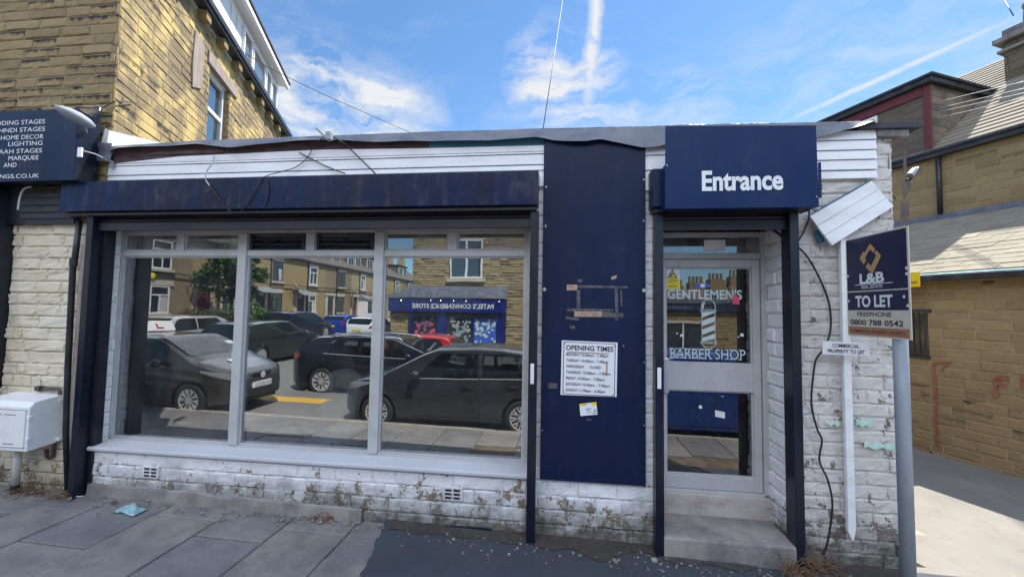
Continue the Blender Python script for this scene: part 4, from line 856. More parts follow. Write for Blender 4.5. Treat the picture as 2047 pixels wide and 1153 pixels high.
mb.build('graffiti_marking', M['graffiti'], rh)
ys = thing('yellow_sign', 'small yellow sign on the stone wall behind the agent board', 'sign', ro(.42, .12, .6))
(s0, z0), (s1, z1) = RS(1838, 543, .24), RS(1838, 573, .24); mb = MB(); rbox(mb, s0, s0+.5, .225, .24, z1, z0); mb.build('sign_plate', M['yellow_sign'], ys, .004)
mb = MB(); lettering(mb, 'om', ro(s0+.12, .242, z1+.05), -DV, Z, AN, h=.06, w=.09, bold=.01, depth=.001); mb.build('sign_lettering', M['letter_dark'], ys, fix=False)
# broken sheet and lamp on the shop's alley side
bs = thing('broken_sheet', 'bent grey sheet sticking out from the corner of the shop over the alley', 'sheet', (2.9, .1, .9))
mb = MB(); mb.prism([P(1802, 357, .12), P(1818, 353, .3), P(1821, 376, .3), P(1806, 402, .12)], (.01, .012, 0)); mb.prism([P(1800, 404, .1), P(1818, 402, .3), P(1816, 452, .3), P(1800, 440, .1)], (.01, .012, 0)); mb.prism([P(1806, 300, .08), P(1812, 300, .12), P(1812, 346, .2), P(1806, 350, .1)], (.006, .012, 0)); mb.build('sheet', M['clad_brown'], bs)
sl2 = thing('security_lamp', 'small grey floodlight poking out beyond the shop corner over the alley', 'lamp', (2.95, .2, 1.2))
mb = MB(); mb.tube([P(1818, 352, .25), P(1828, 340, .3)], .03, 8); mb.build('lamp_head', M['galv'], sl2, .004); mb = MB(); mb.tube([P(1818, 356, .26), P(1834, 338, .36)], .024, 8); mb.tube([P(1812, 360, .2), P(1822, 352, .28)], .01, 6); mb.build('lamp_bracket', M['gutter'], sl2)

# ------------------------------------------------------------------ pole, agent board, stake
ab = thing('agent_board', 'navy and cream estate agent to let board with a gold logo, tied to the pole', 'sign', (2.75, -.5, .1))
def at_depth(px, py, dep): return CAM+ray(px, py)*dep
a, b, c, d = at_depth(1690, 486, 3.36), at_depth(1814.5, 444, 2.79), at_depth(1816.5, 677, 2.79), at_depth(1692, 671, 3.36)
ex = (b-a); ex.z = 0; wB = ex.length; ex = ex.normalized(); zT, zB = (a.z+b.z)/2, (c.z+d.z)/2; hB = zT-zB; en = ex.cross(Z); en = en if en.y < 0 and en.x < .5 else -en
if en.dot(CAM-a) < 0: en = -en
OB = Vector((a.x, a.y, zT)); Bd = lambda u, v, n=.0: OB+ex*(u*wB)-Z*(v*hB)+en*n
def bq(mb, u0, u1, v0, v1, n=.0015, t=.001): mb.prism([Bd(u0, v0, n), Bd(u1, v0, n), Bd(u1, v1, n), Bd(u0, v1, n)], en*-t)
def bpoly(mb, pts, n=.002, t=.001): mb.prism([Bd(u, v, n) for u, v in pts], en*-t)
mb = MB(); bq(mb, 0, 1, 0, 1, 0, .006); mb.build('board_sheet', M['board_cream'], ab, .001)
mb = MB(); bq(mb, .02, .975, .012, .545); bq(mb, .02, .975, .558, .74); mb.build('navy_field', M['board_navy'], ab)
mb = MB(); bq(mb, .02, .975, .905, .985); mb.build('copper_field', M['board_brown'], ab)
mb = MB()      # gold logo: two interlocked angular strokes
bpoly(mb, [(.27, .20), (.33, .155), (.345, .17), (.44, .09), (.52, .155), (.49, .185), (.435, .145), (.345, .225), (.37, .245), (.325, .285), (.26, .225)]); bpoly(mb, [(.535, .165), (.61, .225), (.465, .39), (.355, .315), (.395, .275), (.445, .31), (.535, .215), (.505, .195)])
mb.build('gold_logo', M['board_gold'], ab)
mb = MB()
def bt(mb, s, u, v, h, w, bold=.02): lettering(mb, s, Bd(u, v, .0012), ex, Z, en, h=h*hB, w=w*wB, align='C', bold=bold, depth=.001)
bt(mb, 'L&B', .445, .475, .095, .40, .035); bt(mb, 'REAL ESTATE', .445, .527, .03, .34, .01); bq(mb, .16, .77, .483, .489, .003); bt(mb, 'TO LET', .46, .705, .105, .60, .035)
for u, v in ((.035, .385), (.965, .37), (.965, .42), (.04, .645), (.92, .62), (.965, .70)): bq(mb, u-.014, u+.014, v-.012, v+.012, .003)
mb.build('white_print', M['letter_white'], ab, fix=False)
mb = MB(); bt(mb, 'FREEPHONE', .46, .80, .042, .55, .012); bt(mb, '0800 788 0542', .48, .885, .05, .84, .02); bt(mb, 'COMMERCIAL PROPERTY AGENTS', .49, .962, .03, .86, .008); mb.build('dark_print', M['letter_dark'], ab, fix=False)
mb = MB(); p0, p1 = at_depth(1688, 478, 3.40), at_depth(1683, 1040, 3.40); px_, py_ = p0.x, p0.y; zt, zb_ = p0.z, p1.z
mb.prism([(px_-.03, py_, zt), (px_+.03, py_, zt), (px_+.03, py_, zb_), (px_+.012, py_, zb_-.09), (px_, py_, zb_-.10), (px_-.03, py_, zb_-.03)], (0, .035, 0)); mb.build('stake', M['wboard'], ab, .004)
ss = thing('small_sign', 'narrow white sign reading commercial property to let below the agent board', 'sign', (2.5, -.4, -.3))
q = [at_depth(1645, 681, 3.33), at_depth(1739, 686, 3.22), at_depth(1738, 711, 3.22), at_depth(1644, 708, 3.33)]; mb = MB(); mb.prism(q, (0, .006, 0)); mb.build('sign_sheet', M['sign_white'], ss, .001)
e2 = (q[1]-q[0]); e2.z = 0; w2 = e2.length; e2 = e2.normalized(); n2 = e2.cross(Z); n2 = n2 if n2.y < 0 else -n2; mid = (q[0]+q[1]+q[2]+q[3])/4; mb = MB(); h2 = (q[0]-q[3]).length
lettering(mb, 'COMMERCIAL', mid+Z*(h2*.07), e2, Z, n2, h=h2*.26, w=w2*.58, align='C', bold=.015, depth=.004); lettering(mb, 'PROPERTY TO LET', mid-Z*(h2*.33), e2, Z, n2, h=h2*.26, w=w2*.78, align='C', bold=.015, depth=.004); mb.build('sign_lettering', M['letter_dark'], ss, fix=False)
pb = at_depth(1807, 900, 2.86); po = thing('street_pole', 'galvanised steel street pole standing at the corner of the alley', 'pole', (pb.x, pb.y, gz(pb.x)))
MB().tube([(pb.x, pb.y, gz(pb.x)-.05), (pb.x, pb.y, .35)], .044, 20).build('pole_tube', M['galv'], po, smooth=True); mb = MB(); mb.lathe([(.046, 0), (.046, .02)], (pb.x, pb.y, -.13), (0, 0, 1), 20); mb.lathe([(.046, 0), (.046, .02)], (pb.x, pb.y, .25), (0, 0, 1), 20); mb.build('strap', M['steel'], po)
# ------------------------------------------------------------------ cables and wires
def cable(name, label, pts, r, m, cat='cable', group=None, sub=5):
    v = [Vector(p) for p in pts]; out = []
    for i in range(len(v)-1):
        p0, p1, p2, p3 = v[max(i-1, 0)], v[i], v[i+1], v[min(i+2, len(v)-1)]
        for k in range(sub):
            t = k/sub; out.append(.5*((2*p1)+(p2-p0)*t+(2*p0-5*p1+4*p2-p3)*t*t+(3*p1-p0-3*p2+p3)*t**3))
    return ob(name, MB().tube(out+[v[-1]], r, 6), m, label, cat, group, smooth=True)
cable('cable', 'thick black cable hanging down the white pier right of the door', [P(x, y, -.06) for x, y in ((1617, 418, ), (1617, 435), (1606, 465), (1592, 487))]+[P(1592, 490, -.05)]+[P(x, y, -.045) for x, y in ((1615, 515), (1640, 560), (1658, 610), (1660, 660), (1648, 695), (1633, 715), (1627, 740), (1622, 805), (1633, 855), (1643, 880), (1638, 920), (1655, 960), (1664, 1010), (1655, 1080), (1645, 1108))], .0075, M['cable'])
cable('cable', 'short black cable bending over the door reveal under the shutter', [P(1545, 460, .05), P(1560, 470, .0), P(1574, 490, -.03)], .012, M['cable'])
cable('cable', 'pale loose cable looping from the weatherboards down over the navy fascia', [P(427, 310, -.05), P(425, 325, -.10), P(413, 343, -.14), P(411, 358, -.19), P(419, 371, -.215)], .007, M['cable_grey'])
cable('cable', 'dark loose cable sagging in a long loop over the navy fascia', [P(420, 372, -.215), P(433, 388, -.215), P(450, 412, -.215), P(465, 424, -.215), P(482, 422, -.215), P(500, 400, -.215), P(520, 365, -.21), P(530, 353, -.19), P(560, 344, -.1), P(590, 335, -.06), P(612, 318, -.05), P(622, 303, -.05), P(628, 290, -.07), P(645, 277, -.09), P(660, 275, -.1)], .0045, M['cable'])
cable('cable', 'dark cable slanting across the white boards above the middle window pane', [P(598, 305, -.05), P(640, 327, -.06), P(672, 341, -.06), P(690, 347, -.1)], .006, M['cable'])
cable('cable', 'straight black cable slanting from the roof edge down to the shutter box', [P(668, 275, -.12), P(690, 288, -.1), P(704, 302, -.08), P(750, 347, -.12)], .007, M['cable'])
cable('cable', 'short dark cable hanging over the top edge of the navy fascia', [P(532, 352, -.19), P(534, 365, -.212), P(536, 385, -.212), P(530, 412, -.212)], .005, M['cable'])
cable('cable', 'wire crossing the corner of the tall stone house above the roof', [P(152, 215, -.1), P(200, 216, -.05), P(225, 205, -.04), P(232, 203, -.02)]+[Vector(O)+DV*.3+NV*.03+Z*2.36], .006, M['cable'])
cable('cable', 'pale cable hanging beside the dark boards under the navy sign', [P(64, 373, -.12), P(48, 378, -.14), P(40, 395, -.15), P(36, 420, -.15)], .010, M['cable_grey'])
rbk = thing('roof_bracket', 'bent metal strap and clamp sticking up from the roof edge', 'bracket', (-2.3, -.1, 1.7))
mb = MB(); mb.obox(P(629, 257, -.12), P(656, 282, -.12)-P(629, 257, -.12), (0, .02, 0), (P(633, 255, -.12)-P(629, 257, -.12))); mb.build('strap', M['galv'], rbk); mb = MB(); p = P(657, 275, -.10); mb.box(p.x-.02, p.x+.035, -.13, -.08, p.z-.03, p.z+.05); mb.build('clamp', M['galv'], rbk, .004)
WG = 'overhead wires in the sky'
def far(px, py, d): return CAM+ray(px, py).normalized()*d
for nm, pts, r in (('thin overhead wire rising steeply from the roof into the sky', [P(1085, 262, .4), far(1131, -40, 14)], .005), ('thin overhead wire sloping from the dormer house to the shop roof', [Vector(O)+DV*.6+NV*.03+Z*3.9, P(545, 140, 1.2), P(822, 266, 1.8)], .004), ('thin dark wire meeting the chimney at the top right', [far(1990, -30, 15), far(2026, 32, 11.9)], .008)):
    cable('overhead_wire', nm, pts, r, M['cable'], 'wire', WG, 3)
for k, (y0, y1) in enumerate(((190, 158), (203, 172), (211, 181), (222, 190))):
    cable('overhead_wire', ('topmost of the four pale wires over the right house', 'second from top of the four pale wires over the right house', 'third from top of the four pale wires over the right house', 'lowest of the four pale wires over the right house')[k], [far(1790-k*10, y0+36, 17), far(1900, y0+8, 13), far(2070, y1, 9.5)], .006, M['cable_grey'], 'wire', WG, 4)
# ------------------------------------------------------------------ litter along the foot of the wall
rn = random.Random(3); mb = MB()
for i in range(430):
    x = rn.uniform(-5.6, 2.9); lim = .30 if x < -3 else (.16 if x < -1.4 else .32); yy = -.06-abs(rn.gauss(0, .5))*lim
    if -.0 < x < .0: continue
    if .87 < x < 1.98 and yy > -.15: yy -= .14
    s = rn.uniform(.004, .013)*(1.7 if rn.random() < .08 else 1); c = Vector((x, yy, gz(x)+.014+s*.3)); rr = Matrix.Rotation(rn.random()*6, 3, 'Z')
    mb.obox(c-rr @ Vector((s, s*.6, s*.3)), rr @ Vector((2*s, rn.uniform(-.3, .3)*s, 0)), rr @ Vector((0, 1.3*s, .3*s)), Vector((rn.uniform(-.3, .3)*s, 0, .7*s)))
tag(mb.build('wall_foot_litter', M['chip']), 'small stone chips and litter scattered along the foot of the shop wall', 'litter', kind='stuff')
def weeds(x0, x1, n, hgt, label, y0=-.09):
    mb = MB()
    for i in range(n):
        x = rn.uniform(x0, x1); p = Vector((x, y0+rn.uniform(-.05, .05), gz(x)+.0)); pts = [p]; d = Vector((rn.uniform(-.5, .5), rn.uniform(-.6, .1), 1))
        for k in range(4): d += Vector((rn.uniform(-.6, .6), rn.uniform(-.5, .3), rn.uniform(-.7, .1))); pts.append(pts[-1]+d.normalized()*hgt/4)
        mb.tube(pts, [.003, .003, .002, .0015, .001], 4)
        for q in pts[1:]:
            a = rn.random()*6; s = rn.uniform(.006, .016); mb.quad([q, q+Vector((cos(a)*s, sin(a)*s, .3*s)), q+Vector((cos(a)*s*1.6, sin(a)*s*1.6, -.4*s)), q+Vector((cos(a+.6)*s, sin(a+.6)*s, -.3*s))])
    ob('dry_weeds', mb, M['leaf_dry'], label, 'weeds', 'dried weeds at the foot of the walls', fix=False)
weeds(-5.65, -5.15, 60, .16, 'dry brown weeds below the white meter box', -.08); weeds(-5.1, -4.86, 40, .12, 'dry brown weeds at the foot of the left shutter rail', -.1); weeds(1.83, 1.98, 45, .26, 'tall dry weeds at the right end of the stone step', -.15)
weeds(2.03, 2.16, 45, .26, 'tall dry weeds beside the right door rail', -.07); weeds(-2.3, -2.1, 22, .10, 'small dry weed under the window wall', -.05)
p = PG(262, 1017, gz(-4.2)+.02); mb = MB(); mb.grid(lambda u, v: (p.x-.13+.26*u, p.y-.07+.13*v+.02*sin(5*u), gz(p.x)+.012+.05*sin(pi*u)*sin(pi*v)+.03*noise.noise(Vector((u*5, v*5, 2)))*(1 if 0 < u < 1 and 0 < v < 1 else 0)), 14, 9)
ob('plastic_bag', mb, M['bag_teal'], 'crumpled pale teal plastic bag lying on the pavement flags', 'litter', smooth=True)
p = PG(152, 995, gz(-5)); ob('cigarette_end', MB().tube([(p.x-.05, p.y, gz(p.x)+.012), (p.x+.05, p.y+.02, gz(p.x)+.014)], .005, 6), M['sign_white'], 'white paper stick lying beside the left shutter rail', 'litter')
p = PG(658, 1035, gz(-2)); mb = MB(); mb.grid(lambda u, v: (p.x-.02+.05*u, -.075+.03*v, gz(p.x)+.03+.02*sin(4*u+3*v)), 4, 3); ob('sweet_wrapper', mb, M['pink'], 'tiny pink wrapper at the foot of the window wall', 'litter')
p = PG(1045, 1082, gz(-.3)); mb = MB(); mb.grid(lambda u, v: (p.x-.02+.04*u, p.y-.02+.04*v, gz(p.x)+.02+.015*sin(4*u+3*v)), 4, 3); ob('sweet_wrapper', mb, mat('green wrapper', col=(.02, .3, .1), rough=.4), 'tiny green wrapper by the foot of the middle shutter rail', 'litter')
mb = MB()
for (x0, y0), (x1, y1) in (((1650, 840), (1680, 850)), ((1712, 838), (1745, 852)), ((1728, 884), (1790, 898))):
    a = P(x0, y0, -.036); b = P(x1, y1, -.036); n = 8; 
    top = [(a.x+(b.x-a.x)*i/n, -.036, a.z+.01*sin(i*2.1)) for i in range(n+1)]; bt_ = [(a.x+(b.x-a.x)*i/n, -.036, b.z+.012*sin(i*1.7)) for i in range(n, -1, -1)]; mb.prism(top+bt_, (0, .006, 0))
o = mb.build('paint_marking', M['teal_paint'], shop)
# ------------------------------------------------------------------ things standing inside the window
for i, (px, lab) in enumerate(((272, 'pale blue spray bottle on the inner window ledge, left of the two'), (294, 'clear white spray bottle on the inner window ledge, right of the two'))):
    p = P(px, 862, .30); t = thing('spray_bottle', lab, 'bottle', (p.x, .30, -1.50), 'spray bottles on the ledge')
    MB().lathe([(.035, 0), (.037, .01), (.037, .12), (.030, .16), (.014, .19), (.013, .205)], (p.x, .30, -1.50), (0, 0, 1), 18).build('bottle_body', M['bottle_blue' if i == 0 else 'plastic_white'], t, smooth=True)
    mb = MB(); mb.box(p.x-.055, p.x+.04, .285, .315, -1.275, -1.245); mb.box(p.x-.018, p.x+.018, .285, .315, -1.30, -1.275); mb.obox((p.x-.045, .293, -1.30), (.012, 0, -.03), (0, .014, 0), (.006, 0, .03)); mb.build('spray_trigger', M['plastic_white'], t, .005)
for k, (x, z, s, lb) in enumerate(((-4.72, -.03, .075, 'square pale switch plate high on the inner wall at the left'), (-4.60, -1.13, .085, 'pale socket plate low on the inner wall at the left'))):
    t = thing('wall_socket', lb, 'socket', (x, .89, z)); bx('socket_plate', M['plastic_white'], t, x, x+s*1.6, .878, .899, z, z+s*1.5, .006)
ct = thing('chair', 'chair under a grey fabric cover standing inside the shop window', 'chair', (-2.72, 1.0, -1.9))
def back(u, v): w = .21+.02*sin(pi*v); a = (u-.5)*2; return (-2.72+a*w, 1.02+.04*(1-a*a)+.05*v, -1.42+.62*v*(1-.10*a*a*v))
mb = MB(); mb.grid(back, 10, 10); mb.grid(lambda u, v: tuple(Vector(back(u, v))+Vector((0, .08, 0))), 10, 10); mb.build('chair_back', M['fabric_grey'], ct, smooth=True)
mb = MB(); mb.box(-2.95, -2.40, .72, 1.12, -1.50, -1.40); mb.grid(lambda u, v: (-2.96+.57*u, .715+.01*sin(14*u), -1.40-.28*v*(.6+.4*abs(sin(5*u)))), 16, 4); mb.build('seat_cover', M['fabric_grey'], ct, .02)
for x in (-2.92, -2.44):
    for y in (.76, 1.08): bx('leg', M['raw_timber'], ct, x-.02, x+.02, y-.02, y+.02, -1.9, -1.5)

# ------------------------------------------------------------------ parked cars (seen mirrored in the shop glass)
def car(label, x, y, z, rz, L, H, Wd, col, prof, belt, axles, wr=.30, side=(), name='parked_car', screens=((.3, .8), (.6, .75)), lamps=True, plate=None, group='cars parked along the street', spokes=8, low=.2, roof_w=.78, bars=None, metal=.35, frontlow=.0, fine=False):
    """x is measured from the rear bumper to the nose; prof: top outline; belt: waist line height"""
    t = thing(name, label, 'car', (x, y, z), group, rz)
    pc = paint('car paint '+label[:24], col, metal); hw = Wd/2
    def pl(tb, q): return lerp(tb, min(max(q, tb[0][0]), tb[-1][0]))
    def top(q): return pl(prof, q)
    def wp(q):                                               # half width in plan
        f = max(0, (q-(L-.75))/.75); r = max(0, (.55-q)/.55); return hw*(1-.36*f**2.6-.24*r**2.8)
    def S(q, zz):
        b = pl(belt, q); s = 1-.035*max(0, (.55-zz)/.35)**2
        if zz > b: s = 1-(1-roof_w)*((zz-b)/max(.05, H-b))**1.15
        cr = 1+.014*math.exp(-((zz-(b-.19))/.045)**2)-.010*math.exp(-((zz-(b-.27))/.05)**2) if zz < b else 1
        return wp(q)*s*cr*(1-.014*max(0, 1-abs(zz-.42)/.16))
    ra = wr+.055
    def lowz(q):
        v = low+(.06 if q < .15 or q > L-.12 else 0)+max(0, (q-(L-.55)))*frontlow
        for a in axles:
            if abs(q-a) < ra: v = max(v, wr+sqrt(max(0, ra*ra-(q-a)**2)))
        return v
    st = sorted(set([0, .02, .06, .12, L-.12, L-.06, L-.02, L]+[L*i/(96 if fine else 34) for i in range(97 if fine else 35)]+[a+ra*sin(rad(k)) for a in axles for k in range(-90, 91, 15)]+[a+s*(ra+.003) for a in axles for s in (-1, 1)]+[p[0] for p in prof]))
    mb = MB(); n, m_ = (26 if fine else 12), 4; rings = []
    for q in st:
        zl, zt = lowz(q), top(q); zt = max(zt, zl+.06); ze = zt-min(.05, (zt-zl)*.3); pts = []
        for k in range(n+1): zz = zl+(ze-zl)*k/n; pts.append((q, S(q, zz), zz))
        we = S(q, ze)
        for k in range(1, m_+1): a = k/m_; pts.append((q, we*(1-a)+0*a if k == m_ else we*(1-.10) *(1-(k-1)/m_), zt-.05*(1-min(1, a*2.2))*0 -(.018 if k == 1 else 0)))
        rings.append(pts)
    for sgn in (1, -1):
        V = [(p[0], p[1]*sgn, p[2]) for r in rings for p in r]; w = n+m_+1
        def hole(i, k):
            if not fine: return False
            a, b, c, d = V[i*w+k], V[(i+1)*w+k], V[(i+1)*w+k+1], V[i*w+k+1]; q = (a[0]+b[0])/2; zz = (a[2]+b[2]+c[2]+d[2])/4
            if k < n:
                for (b0, b1, t0, t1) in side:
                    zb = pl(belt, q)+.02; zt = max(min(top(q)-.085, H-.115), zb+.004); v = (zz-zb)/(zt-zb); x0, x1 = b0+(t0-b0)*v, b1+(t1-b1)*v
                    if .04 < v < .95 and x0+.012 < q < x1-.012: return True
            elif k > n:
                for q0, q1 in screens:
                    if min(q0, q1)+.02 < q < max(q0, q1)-.02: return True
            return False
        mb.faces(V, [(i*w+k, (i+1)*w+k, (i+1)*w+k+1, i*w+k+1) for i in range(len(rings)-1) for k in range(w-1) if not hole(i, k)])
    for r in (rings[0], rings[-1]):
        a = [(p[0], p[1], p[2]) for p in r]; b = [(p[0], -p[1], p[2]) for p in reversed(r[:-1])]; mb.faces(a+b, [tuple(range(len(a+b)))])
    body = mb.build('body', pc, t, smooth=True, local=True)
    bm = bmesh.new(); bm.from_mesh(body.data); bmesh.ops.remove_doubles(bm, verts=bm.verts, dist=.0008); bmesh.ops.recalc_face_normals(bm, faces=bm.faces); bm.to_mesh(body.data); bm.free()
    body.data.polygons.foreach_set('use_smooth', [True]*len(body.data.polygons)); e = body.modifiers.new('edge', 'EDGE_SPLIT'); e.split_angle = rad(38)
    mb = MB(); mb.box(.15, L-.2, -hw*.8, hw*.8, .16, .5); mb.build('underbody', M['trim'], t, local=True)
    for a in axles:
        for sgn in (1, -1):
            yo = wp(a)*sgn-.01*sgn; mb = MB(); mb.lathe([(wr*.62, -.17), (wr*.93, -.18), (wr, -.15), (wr, -.03), (wr*.94, 0), (wr*.70, .004), (wr*.68, -.02)], (a, yo, wr), (0, sgn, 0), 28)
            wh = mb.build('wheel', M['tyre'], t, smooth=True, local=True); mb = MB()
            mb.lathe([(wr*.70, -.10), (wr*.70, .0), (wr*.655, .002), (wr*.63, -.03), (wr*.62, -.1)], (a, yo, wr), (0, sgn, 0), 28); mb.lathe([(wr*.17, -.05), (wr*.16, -.01), (wr*.08, -.004)], (a, yo, wr), (0, sgn, 0), 14)
            for k in range(spokes):
                an = 2*pi*k/spokes+.2; d = Vector((cos(an), 0, sin(an))); e = Vector((-sin(an), 0, cos(an))); o = Vector((a, yo-.03*sgn, wr))
                for sp in ((-.055, .055) if spokes < 11 else (0,)):
                    mb.obox(o+d*wr*.10+e*(sp-.02*.5)*wr*1.6, d*wr*.55+e*sp*wr*.5, e*wr*.075, Vector((0, .028*sgn, 0)))
            mb.build('rim', M['alloy'], wh, local=True); mb = MB(); mb.lathe([(wr*.66, -.09), (wr*.66, -.085)], (a, yo, wr), (0, sgn, 0), 24); mb.build('brake_disc', M['trim'], wh, local=True)
    if fine:
        mb = MB(); sx = L-2.05
        for yy in (-.36, .36):
            mb.box(sx-.05, sx+.45, yy-.24, yy+.24, .5, .66); mb.obox((sx-.10, yy-.24, .6), (.14, 0, 0), (0, .48, 0), (-.16, 0, .52)); mb.obox((sx-.27, yy-.12, 1.14), (.08, 0, 0), (0, .24, 0), (-.03, 0, .17))
        mb.box(.75, 1.05, -.6, .6, .5, .7); mb.obox((.72, -.6, .66), (.12, 0, 0), (0, 1.2, 0), (-.12, 0, .38)); mb.box(L-1.5, L-1.1, -.62, .62, .62, .90)
        mb.build('seats', M['car_cloth'], t, .03, local=True)
        o = Vector((L-1.58, -.36, .93)); ax = Vector((.5, 0, -.86)).cross(Y_); e1 = Y_; e2 = Vector((.45, 0, .89)); MB().tube([o+e1*.18*cos(a*pi/10)+e2*.18*sin(a*pi/10) for a in range(21)], .014, 6).build('steering_wheel', M['trim'], t, local=True)
        for sgn in (1, -1):
            mb = MB()
            for (b0, b1, t0, t1) in side[:2]: mb.grid(lambda u, v: (b0-.02+(b1-b0+.04)*u, (S(b0+(b1-b0)*u, pl(belt, b0+(b1-b0)*u)+.008)+.007)*sgn, pl(belt, b0+(b1-b0)*u)+.004+.016*v), 8, 1)
            mb.build('window_trim', M['alloy'], t, local=True)
    # side glass: (bottom x0, x1, top x0, x1, top drop)
    for (b0, b1, t0, t1) in side:
        for sgn in (1, -1):
            def wf(u, v):
                xb, xt = b0+(b1-b0)*u, t0+(t1-t0)*u; q = xb+(xt-xb)*v; zb = pl(belt, q)+.02; zt = min(top(q)-.085, H-.115); zt = max(zt, zb+.004); zz = zb+(zt-zb)*v; return (q, (S(q, zz)+.004)*sgn, zz)
            MB().grid(wf, 8, 5).build('side_window', M['carglass_clear' if fine else 'carglass'], t, smooth=True, local=True)
    for nm, (q0, q1) in zip(('windscreen', 'rear_screen'), screens):
        def sf(u, v):
            q = q0+(q1-q0)*v; zt = top(q); we = S(q, zt-.05)*.90; yy = (u-.5)*2*we*.97; return (q, yy, zt+.006)
        if q0 != q1: MB().grid(sf, 6, 12).build(nm, M['carglass_clear' if fine else 'carglass'], t, smooth=True, local=True)
    def patch(nm, q0, q1, z0, z1, m, par=None, k=.006, z2=None, z3=None):
        for sgn in (1, -1):
            def pf(u, v):
                q = q0+(q1-q0)*u; a_, b_ = z0+((z2 if z2 is not None else z0)-z0)*u, z1+((z3 if z3 is not None else z1)-z1)*u; zz = a_+(b_-a_)*v; zz = min(zz, top(q)-.01); return (q, (S(q, zz)+k)*sgn, zz)
            MB().grid(pf, 8, 4).build(nm, m, par or t, smooth=True, local=True)
    zh = top(L-.45)+.05; zn = zh-.10
    if lamps:
        patch('headlight', L-.60, L-.05, zh-.15, zh-.11, M['headlight'], z2=zh-.32, z3=zh-.17)
        patch('tail_light', .012, .30, pl(belt, .2)-.22, pl(belt, .2)-.02, M['taillight'], z2=pl(belt, .2)-.12, z3=pl(belt, .2)-.03)
    # door joints, handles, mirrors
    xs = [side[0][0]-.02]+[s[1]+.03 for s in side[:2]] if side else []
    for sgn in (1, -1):
        mb = MB()
        for q in xs:
            mb.grid(lambda u, v: (q+.012*u, (S(q, .27+(pl(belt, q)-.27)*v)+.0025)*sgn, .27+(pl(belt, q)-.27)*v), 1, 8)
        if len(xs) > 1: mb.grid(lambda u, v: (xs[0]+(xs[-1]-xs[0])*u, (S(xs[0]+(xs[-1]-xs[0])*u, .265)+.003)*sgn, .262+.012*v), 10, 1)
        mb.build('door_joint', M['trim'], t, local=True)
        for s_ in side[:2]:
            q = s_[0]+.10; zz = pl(belt, q)-.13; mb = MB(); yy = S(q, zz)*sgn; mb.tube([(q, yy+.004*sgn, zz), (q+.04, yy+.03*sgn, zz+.004), (q+.15, yy+.03*sgn, zz+.006), (q+.19, yy+.004*sgn, zz+.004)], .013, 8); mb.build('door_handle', pc, t, smooth=True, local=True)
        q = side[min(1, len(side)-1)][1] if side else L*.6; q = max(s[1] for s in side)-.12; zz = pl(belt, q)+.06
        mb = MB(); y0 = S(q, zz)*sgn; mb.lathe([(.02, 0), (.075, .02), (.085, .07), (.06, .13), (.02, .15)], (q-.03, y0+.13*sgn, zz+.015), (1, 0, 0), 12); 
        mi = mb.build('wing_mirror', pc, t, smooth=True, local=True); MB().tube([(q, y0-.01*sgn, zz-.04), (q, y0+.1*sgn, zz)], .02, 6).build('mirror_arm', M['trim'], mi, local=True)
    mb = MB(); mb.box(L-.03, L+.012, -hw*.42, hw*.42, .30, .46); mb.build('grille', M['trim'], t, .01, local=True)
    mb = MB(); mb.box(L-.02, L+.006, -hw*.30, hw*.30, zn-.17, zn-.12); mb.build('upper_grille', M['trim'], t, .005, local=True)
    mb = MB(); mb.box(L+.0, L+.02, -.26, .26, .47, .575); fp = mb.build('front_plate', M['sign_white'], t, .002, local=True)
    if plate: lettering(MB(), plate, (L+.0205, -.235, .485), Y_, Z, X, h=.075, w=.46, bold=.01, depth=.001).build('plate_lettering', M['letter_dark'], fp, fix=False, local=True)
    mb = MB(); mb.box(-.02, .0, -.26, .26, .62, .725); mb.build('rear_plate', M['yellow'], t, .002, local=True)
    if bars:
        for sgn in (1, -1): yy = hw*roof_w*.93*sgn; MB().tube([(bars[0], yy, top(bars[0])-.01), (bars[0]+.1, yy, top(bars[0]+.1)+.035), (bars[1]-.1, yy, top(bars[1]-.1)+.03), (bars[1], yy, top(bars[1])-.01)], .015, 6).build('roof_rail', M['alloy'], t, smooth=True, local=True)
    t['_'] = 1; del t['_']
    return t, dict(top=top, S=S, belt=lambda q: pl(belt, q), pc=pc, hw=hw)
def hatch_prof(L, H, ws=1.05, hood=.95): # rear to nose
    return [(0, .50), (.015, .82), (.06, .98), (.14, 1.06), (.42, H-.13), (.6, H-.055), (1.0, H-.012), (1.5, H), (L-ws-.72, H-.035), (L-ws-.5, H-.12), (L-ws+.22, hood+.05), (L-ws+.4, hood), (L-.45, hood-.05), (L-.2, hood-.12), (L-.08, hood-.20), (L-.02, hood-.32), (L, .45)]
def estate_prof(L, H, ws=1.15, hood=.98):
    return [(0, .55), (.015, .9), (.07, 1.02), (.16, 1.1), (.50, H-.12), (.68, H-.05), (1.2, H-.01), (1.9, H), (L-ws-.85, H-.03), (L-ws-.55, H-.13), (L-ws+.28, hood+.04), (L-ws+.5, hood), (L-.5, hood-.06), (L-.2, hood-.13), (L-.08, hood-.22), (L-.02, hood-.34), (L, .5)]
KZ = -.155
CARS = []
